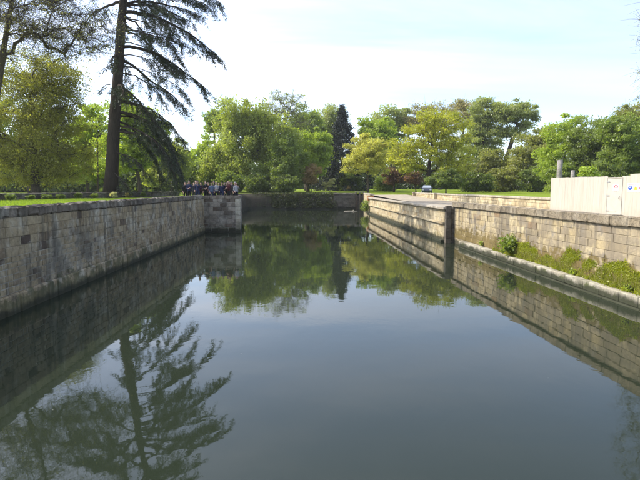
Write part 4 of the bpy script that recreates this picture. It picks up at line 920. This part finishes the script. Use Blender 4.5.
# ============================================================ PARKED CAR (seen over the parapet)
def car():
    p = at_depth(427, 188, 90); root = empty('parked_car', (p[0], 90, 2.95), R(78)); tag(root, 'dark parked car with pale windscreen under the lime tree beyond the path', 'car')
    paint = simple_mat('dark blue car paint', (.03, .035, .05), .25, .1, 3, bump=0); gm = simple_mat('car glass', (.28, .31, .34), .08, .1, 2, bump=0, spec=.9); rub = simple_mat('tyre rubber', (.02, .02, .02), .9); al = simple_mat('alloy', (.5, .5, .52), .3, .1, 4, .9, 0)
    # profile along local x (front = -x), extruded in y with tumblehome
    prof = [(-2.1, .35), (-2.15, .62), (-1.95, .82), (-1.0, .98), (-.35, 1.48), (.9, 1.54), (1.75, 1.25), (2.0, .98), (2.1, .6), (2.05, .35)]
    v = []; n = len(prof)
    for sgn in (-1, 1):
        for x, z in prof: v.append((x, sgn * (.86 if z < 1.0 else .86 - (z - 1.0) * .42), z))
    f = [tuple(range(n)), tuple(range(2 * n - 1, n - 1, -1))] + [(k, k + n, (k + 1) % n + n, (k + 1) % n) for k in range(n)]
    o = recalc(mesh_obj('body', v, f, paint, root)); md = o.modifiers.new('bevel', 'BEVEL'); md.width = .06; md.segments = 2; md.limit_method = 'ANGLE'
    def pane(name, pts): return recalc(mesh_obj(name, pts, [(0, 1, 2, 3)], gm, root))
    def ws(name, a, b_, inset, off):
        (x0, z0), (x1, z1) = a, b_; nx, nz = -(z1 - z0), (x1 - x0); L = math.hypot(nx, nz); nx, nz = nx / L * off, nz / L * off
        w0 = .86 - max(0, z0 - 1) * .42 - inset; w1 = .86 - max(0, z1 - 1) * .42 - inset
        v = [(x0 + nx, -w0, z0 + nz), (x0 + nx, w0, z0 + nz), (x1 + nx, w1, z1 + nz), (x1 + nx, -w1, z1 + nz)]; v2 = [(a_ - nx * 1.5, b__, c - nz * 1.5) for a_, b__, c in v]
        recalc(mesh_obj(name, v + v2, [(0, 1, 2, 3), (7, 6, 5, 4), (0, 4, 5, 1), (1, 5, 6, 2), (2, 6, 7, 3), (3, 7, 4, 0)], gm, root))
    ws('windscreen', (-.94, 1.03), (-.40, 1.44), .10, .012); ws('rear_window', (.98, 1.50), (1.70, 1.27), .12, .012)
    for sgn in (-1, 1):
        for x0, x1, x2, x3 in ((-.72, .1, .1, -.32), (.2, 1.45, .95, .2)):
            v = [(x0, sgn * .862, 1.02), (x1, sgn * .862, 1.02), (x2, sgn * .695, 1.42), (x3, sgn * .695, 1.42)]; v2 = [(a, b_ - sgn * .012, c) for a, b_, c in v]
            recalc(mesh_obj('side_window', v + v2, [(0, 1, 2, 3), (7, 6, 5, 4), (0, 4, 5, 1), (1, 5, 6, 2), (2, 6, 7, 3), (3, 7, 4, 0)], gm, root))
        q = MB(); q.box(-2.17, -2.05, sgn * .62 - .16, sgn * .62 + .16, .62, .78, .02); recalc(q.build('headlight', al, root))
        q = MB(); q.ball((-.62, sgn * .98, 1.05), (.07, .10, .07)); q.build('mirror', paint, root, True)
        for x in (-1.32, 1.32):
            q = MB(); q.tube([(x, sgn * .66, .33), (x, sgn * .90, .33)], [.33, .33], 20); w_ = recalc(q.build('wheel', rub, root))
            q = MB(); q.tube([(x, sgn * .89, .33), (x, sgn * .915, .33)], [.2, .18], 14); recalc(q.build('rim', al, w_))
car()

# ============================================================ PEOPLE ON THE QUAY
def person_mesh(pose):
    """limbs and trunk as tapered tubes, fused into one continuous skin by a voxel remesh; faces the -y direction"""
    mb = MB()
    def lathe(sec):                                      # stacked ellipses (z, rx, ry, cy)
        n = 16; v = []; f = []
        for z, a, b_, cy in sec:
            for k in range(n): t = 2 * math.pi * k / n; v.append((a * math.cos(t), cy + b_ * math.sin(t), z))
        for i in range(len(sec) - 1):
            for k in range(n): f.append((i * n + k, i * n + (k + 1) % n, (i + 1) * n + (k + 1) % n, (i + 1) * n + k))
        f.append(tuple(range(n - 1, -1, -1))); f.append(tuple(range((len(sec) - 1) * n, len(sec) * n))); mb.add(v, f)
    lathe([(.84, .15, .105, 0), (.93, .175, .12, .01), (1.04, .155, .105, 0), (1.18, .165, .11, -.005), (1.32, .195, .115, 0), (1.41, .185, .095, .005), (1.455, .10, .07, .01), (1.50, .058, .06, .005), (1.56, .055, .058, -.005)])
    mb.ball((0, -.005, 1.645), (.076, .095, .118), 16, 12); mb.ball((0, -.03, 1.585), (.055, .06, .06), 12, 8)   # skull and jaw
    mb.tube([(0, -.092, 1.665), (0, -.118, 1.625), (0, -.10, 1.612)], [.010, .016, .012], 8)                            # nose
    for s in (-1, 1): mb.ball((s * .078, .005, 1.635), (.014, .022, .033), 8, 6)                                         # ears
    mb.tube([(-.026, -.083, 1.572), (0, -.094, 1.572), (.026, -.083, 1.572)], [.008, .011, .008], 6)                      # lips
    for s in (-1, 1):
        mb.tube([(s * .09, .01, .90), (s * .10, -.005, .70), (s * .10, -.02, .49), (s * .105, .02, .30), (s * .105, .03, .09)], [.098, .088, .060, .058, .042], 12)
        mb.tube([(s * .105, .05, .055), (s * .11, -.05, .045), (s * .12, -.16, .035)], [.045, .045, .036], 10)
        sh = np.array([s * .185, .005, 1.385])
        if pose == 0: el, wr = np.array([s * .25, .03, 1.10]), np.array([s * .235, -.10, .88])
        elif pose == 1: el, wr = np.array([s * .26, -.02, 1.12]), np.array([s * .08, -.24, 1.10 + .03 * s])
        else: el, wr = (np.array([.26, -.06, 1.12]), np.array([.13, -.20, 1.36])) if s > 0 else (np.array([-.25, .03, 1.10]), np.array([-.20, -.14, .92]))
        mb.tube([sh, (sh + el) / 2 + [s * .012, 0, 0], el, (el + wr) / 2, wr], [.062, .056, .044, .042, .030], 12)
        d = (wr - el) / np.linalg.norm(wr - el); side = np.cross(d, [0, 0, 1.0]) if abs(d[2]) < .8 else np.array([0, 1.0, 0]); side /= np.linalg.norm(side); nn = np.cross(d, side)
        palm = wr + d * .05; mb.tube([wr, palm, wr + d * .095], [.030, .040, .036], 10)
        for k, ln in enumerate((.070, .080, .074, .058)):
            b0 = wr + d * .085 + side * (k - 1.5) * .021; mb.tube([b0, b0 + d * ln * .55, b0 + d * ln + nn * .022], [.0115, .011, .009], 6)
        mb.tube([wr + d * .035 + side * -.03, wr + d * .07 + side * -.058, wr + d * .10 + side * -.062], [.015, .013, .011], 6)
    o = recalc(mb.build('body', S['black'])); me0 = o.data
    md = o.modifiers.new('fuse', 'REMESH'); md.mode = 'VOXEL'; md.voxel_size = .0125; md.use_smooth_shade = True
    sm = o.modifiers.new('smooth', 'SMOOTH'); sm.iterations = 3; sm.factor = .5
    dg = bpy.context.evaluated_depsgraph_get(); me = bpy.data.meshes.new_from_object(o.evaluated_get(dg)); bpy.data.objects.remove(o)
    me.materials.clear()
    for k in range(5): me.materials.append(S['black'])    # skin, top, trousers, shoes, shirt collar
    for p_ in me.polygons:
        c = p_.center; p_.use_smooth = True
        hand = False
        for w_ in hands[pose]:
            if (Vector(w_) - c).length < .155: hand = True
        if c.z > 1.475 or (hand and not (abs(c.x) < .15 and c.y > -.13)): p_.material_index = 0
        elif c.z < .085: p_.material_index = 3
        elif c.z < .90: p_.material_index = 2
        elif c.z > 1.30 and abs(c.x) < .05 - (1.475 - c.z) * .2 and c.y < -.05: p_.material_index = 4
        else: p_.material_index = 1
    return me
def hand_pt(el, wr): el, wr = np.array(el), np.array(wr); d = (wr - el) / np.linalg.norm(wr - el); return tuple(wr + d * .13)
hands = {0: [hand_pt((s * .25, .03, 1.10), (s * .235, -.10, .88)) for s in (-1, 1)], 1: [hand_pt((s * .26, -.02, 1.12), (s * .08, -.24, 1.10 + .03 * s)) for s in (-1, 1)],
         2: [hand_pt((.26, -.06, 1.12), (.13, -.20, 1.36)), hand_pt((-.25, .03, 1.10), (-.20, -.14, .92))]}
def hair_mesh(kind):
    n, m = 16, 9; v = []; f = []
    for i in range(m + 1):
        for k in range(n):
            ph = 2 * math.pi * k / n; front = max(0, -math.sin(ph)); end = (1.75 if kind == 0 else 2.5) * (1 - front) + (.95 if kind < 2 else 1.05) * front; th = end * i / m
            r_ = 1 + .03 * math.sin(5 * ph + 2 * i); drop = .10 * max(0, th - 1.7) if kind else 0
            v.append((.087 * r_ * math.sin(min(th, 1.9)) * math.cos(ph), .006 + .108 * r_ * math.sin(min(th, 1.9)) * math.sin(ph), 1.648 + .128 * math.cos(th) - drop))
    for i in range(m):
        for k in range(n): f.append((i * n + k, (i + 1) * n + k, (i + 1) * n + (k + 1) % n, i * n + (k + 1) % n))
    me = bpy.data.meshes.new('hair'); me.from_pydata(v, [], f); me.polygons.foreach_set('use_smooth', [True] * len(f)); me.materials.append(S['black']); me.update(); return me
bodies = [person_mesh(k) for k in range(3)]; hairs = [hair_mesh(0), hair_mesh(1)]
em = MB()
for s in (-1, 1): em.ball((s * .031, -.083, 1.657), (.011, .008, .007), 8, 6)
eyes = em.build('eyes', S['black'], None, True); eye_me = eyes.data; bpy.data.objects.remove(eyes)
CL = {n: simple_mat('cloth ' + n, c, .85, .2, 25, bump=.1, spec=.15) for n, c in {'black': (.015, .015, .017), 'navy': (.02, .025, .06), 'charcoal': (.04, .04, .045), 'white': (.30, .30, .31), 'plum': (.035, .012, .02), 'pale blue': (.10, .13, .20), 'maroon': (.05, .014, .016), 'grey': (.08, .08, .085)}.items()}
SK = [simple_mat('skin tone', c, .55, .08, 8, bump=0) for c in ((.42, .25, .19), (.34, .20, .145), (.46, .29, .225))]
HR = {n: simple_mat(n + ' hair', c, .6, .3, 40) for n, c in {'dark': (.015, .012, .010), 'brown': (.06, .035, .02), 'fair': (.30, .20, .10), 'grey': (.32, .31, .30)}.items()}
crowd = [  # picture x, depth, height, pose, top, trousers, hair, turn, label
 (186.0, 47.2, 1.70, 0, 'black', 'black', 'dark', 10, 'person in black at the left end of the crowd on the quay'),
 (190.5, 46.6, 1.76, 1, 'navy', 'black', 'brown', -15, 'person in navy with folded hands, second from the left of the crowd'),
 (194.0, 48.2, 1.74, 0, 'charcoal', 'charcoal', 'dark', 25, 'person in charcoal half hidden behind the left of the crowd'),
 (198.5, 46.8, 1.72, 2, 'navy', 'navy', 'brown', 0, 'person in navy raising one hand, left part of the crowd'),
 (202.0, 48.4, 1.75, 0, 'plum', 'black', 'dark', -30, 'person in plum coat in the second row, left of centre'),
 (205.5, 46.7, 1.70, 1, 'black', 'black', 'brown', 20, 'person in black with folded hands left of the dusty blue top'),
 (209.5, 47.9, 1.73, 0, 'maroon', 'black', 'dark', -10, 'person in maroon in the second row at the centre of the crowd'),
 (212.5, 46.5, 1.64, 0, 'pale blue', 'navy', 'brown', 12, 'person in dusty blue top at the centre of the crowd'),
 (216.3, 46.7, 1.66, 1, 'white', 'black', 'fair', -8, 'person in white shirt, brightest in the middle of the crowd'),
 (220.0, 48.0, 1.70, 0, 'charcoal', 'black', 'dark', 30, 'person in charcoal right behind the white shirt'),
 (222.5, 46.6, 1.60, 2, 'navy', 'navy', 'dark', -18, 'shorter person in navy raising one hand, right of the white shirt'),
 (226.5, 47.1, 1.76, 0, 'black', 'black', 'brown', 5, 'tall person in black right of the crowd centre'),
 (229.8, 46.6, 1.71, 1, 'maroon', 'black', 'fair', -22, 'fair-haired person in maroon with folded hands on the right of the crowd'),
 (232.6, 48.0, 1.77, 0, 'black', 'charcoal', 'dark', 15, 'person in black in the second row near the right end'),
 (235.0, 46.9, 1.68, 0, 'grey', 'black', 'grey', -12, 'grey-haired person in grey near the right end of the crowd'),
 (237.3, 46.4, 1.62, 2, 'white', 'black', 'brown', 35, 'person in pale top raising one hand at the right end of the crowd')]
crowd += [(188.2, 49.0, 1.72, 0, 'black', 'black', 'dark', 40, 'person in black deep behind the left end of the crowd'), (196.3, 49.4, 1.78, 1, 'charcoal', 'black', 'brown', -35, 'tall person in charcoal at the back left of the crowd'),
 (207.4, 49.2, 1.76, 0, 'navy', 'black', 'dark', 20, 'person in navy at the back, left of the white shirt'), (214.4, 49.3, 1.74, 0, 'black', 'black', 'dark', -25, 'person in black at the back between the blue top and white shirt'),
 (224.6, 49.0, 1.75, 1, 'black', 'black', 'brown', 35, 'person in black at the back, right of the raised hand'), (231.0, 49.4, 1.73, 0, 'navy', 'black', 'dark', 0, 'person in navy at the back right of the crowd')]
for i, (px, d, h, pose, top, tr_, hr, turn, lab) in enumerate(crowd):
    x = (px - 320) / F * d; root = empty('person', (x, d, 2.70), R(turn)); s = h / 1.763; s *= 1.03 * (1 + .045 * math.sin(i * 2.7)); root.rotation_euler.z += .5 * math.sin(i * 1.9); root.location.x += .06 * math.sin(i * 4.1); root.scale = (s, s, s); tag(root, lab, 'person', 'people gathered on the quay end')
    bo = link(bpy.data.objects.new('body', bodies[pose]), root)
    for sl_, m_ in zip(bo.material_slots, (SK[i % 3], CL[top], CL[tr_], CL['black'], CL['grey'] if i % 4 == 1 else CL[top])): sl_.link = 'OBJECT'; sl_.material = m_
    ho = link(bpy.data.objects.new('hair', hairs[i % 2]), root); ho.material_slots[0].link = 'OBJECT'; ho.material_slots[0].material = HR[hr]
    link(bpy.data.objects.new('eyes', eye_me), root)

# ============================================================ floating petals
rng = np.random.default_rng(900); m = 130
q = np.stack([rng.uniform(-9, 6, m), rng.uniform(5.5, 26, m), np.full(m, .006)], 1); q = q[(q[:, 0] < -1.5) | (rng.uniform(0, 1, len(q)) < .18)]; q = q[np.abs(q[:, 0]) < 8.4]
V = np.zeros((len(q), 4, 3)); a = rng.uniform(0, 6.28, len(q)); s_ = rng.uniform(.005, .014, len(q))
for k in range(4): V[:, k] = q + np.stack([np.cos(a + k * 1.571) * s_, np.sin(a + k * 1.571) * s_ * .7, 0 * a + .001 * (k % 2)], 1)
tag(big_mesh('floating_petals', V.reshape(-1, 3), len(q), simple_mat('pale petal', (.34, .33, .28), .8), None, np.zeros(len(q))), 'scattered pale petals floating on the water near the left wall', 'petals', kind='stuff')

# ============================================================ haze in the air
hz_m, t, out = mat('thin haze'); vol = N(t, 'ShaderNodeVolumePrincipled', Density=0.0002, Anisotropy=0.35); vol.inputs['Color'].default_value = (.93, .96, 1.0, 1)
t.links.new(vol.outputs[0], out.inputs['Volume'])
hb = MB(); hb.box(-1005, 1005, -1005, 1005, -3, 46); tag(recalc(hb.build('haze', hz_m)), 'thin pale spring haze in the air', 'haze', kind='stuff')

print('faces', sum(len(me.polygons) for me in bpy.data.meshes if me.users))
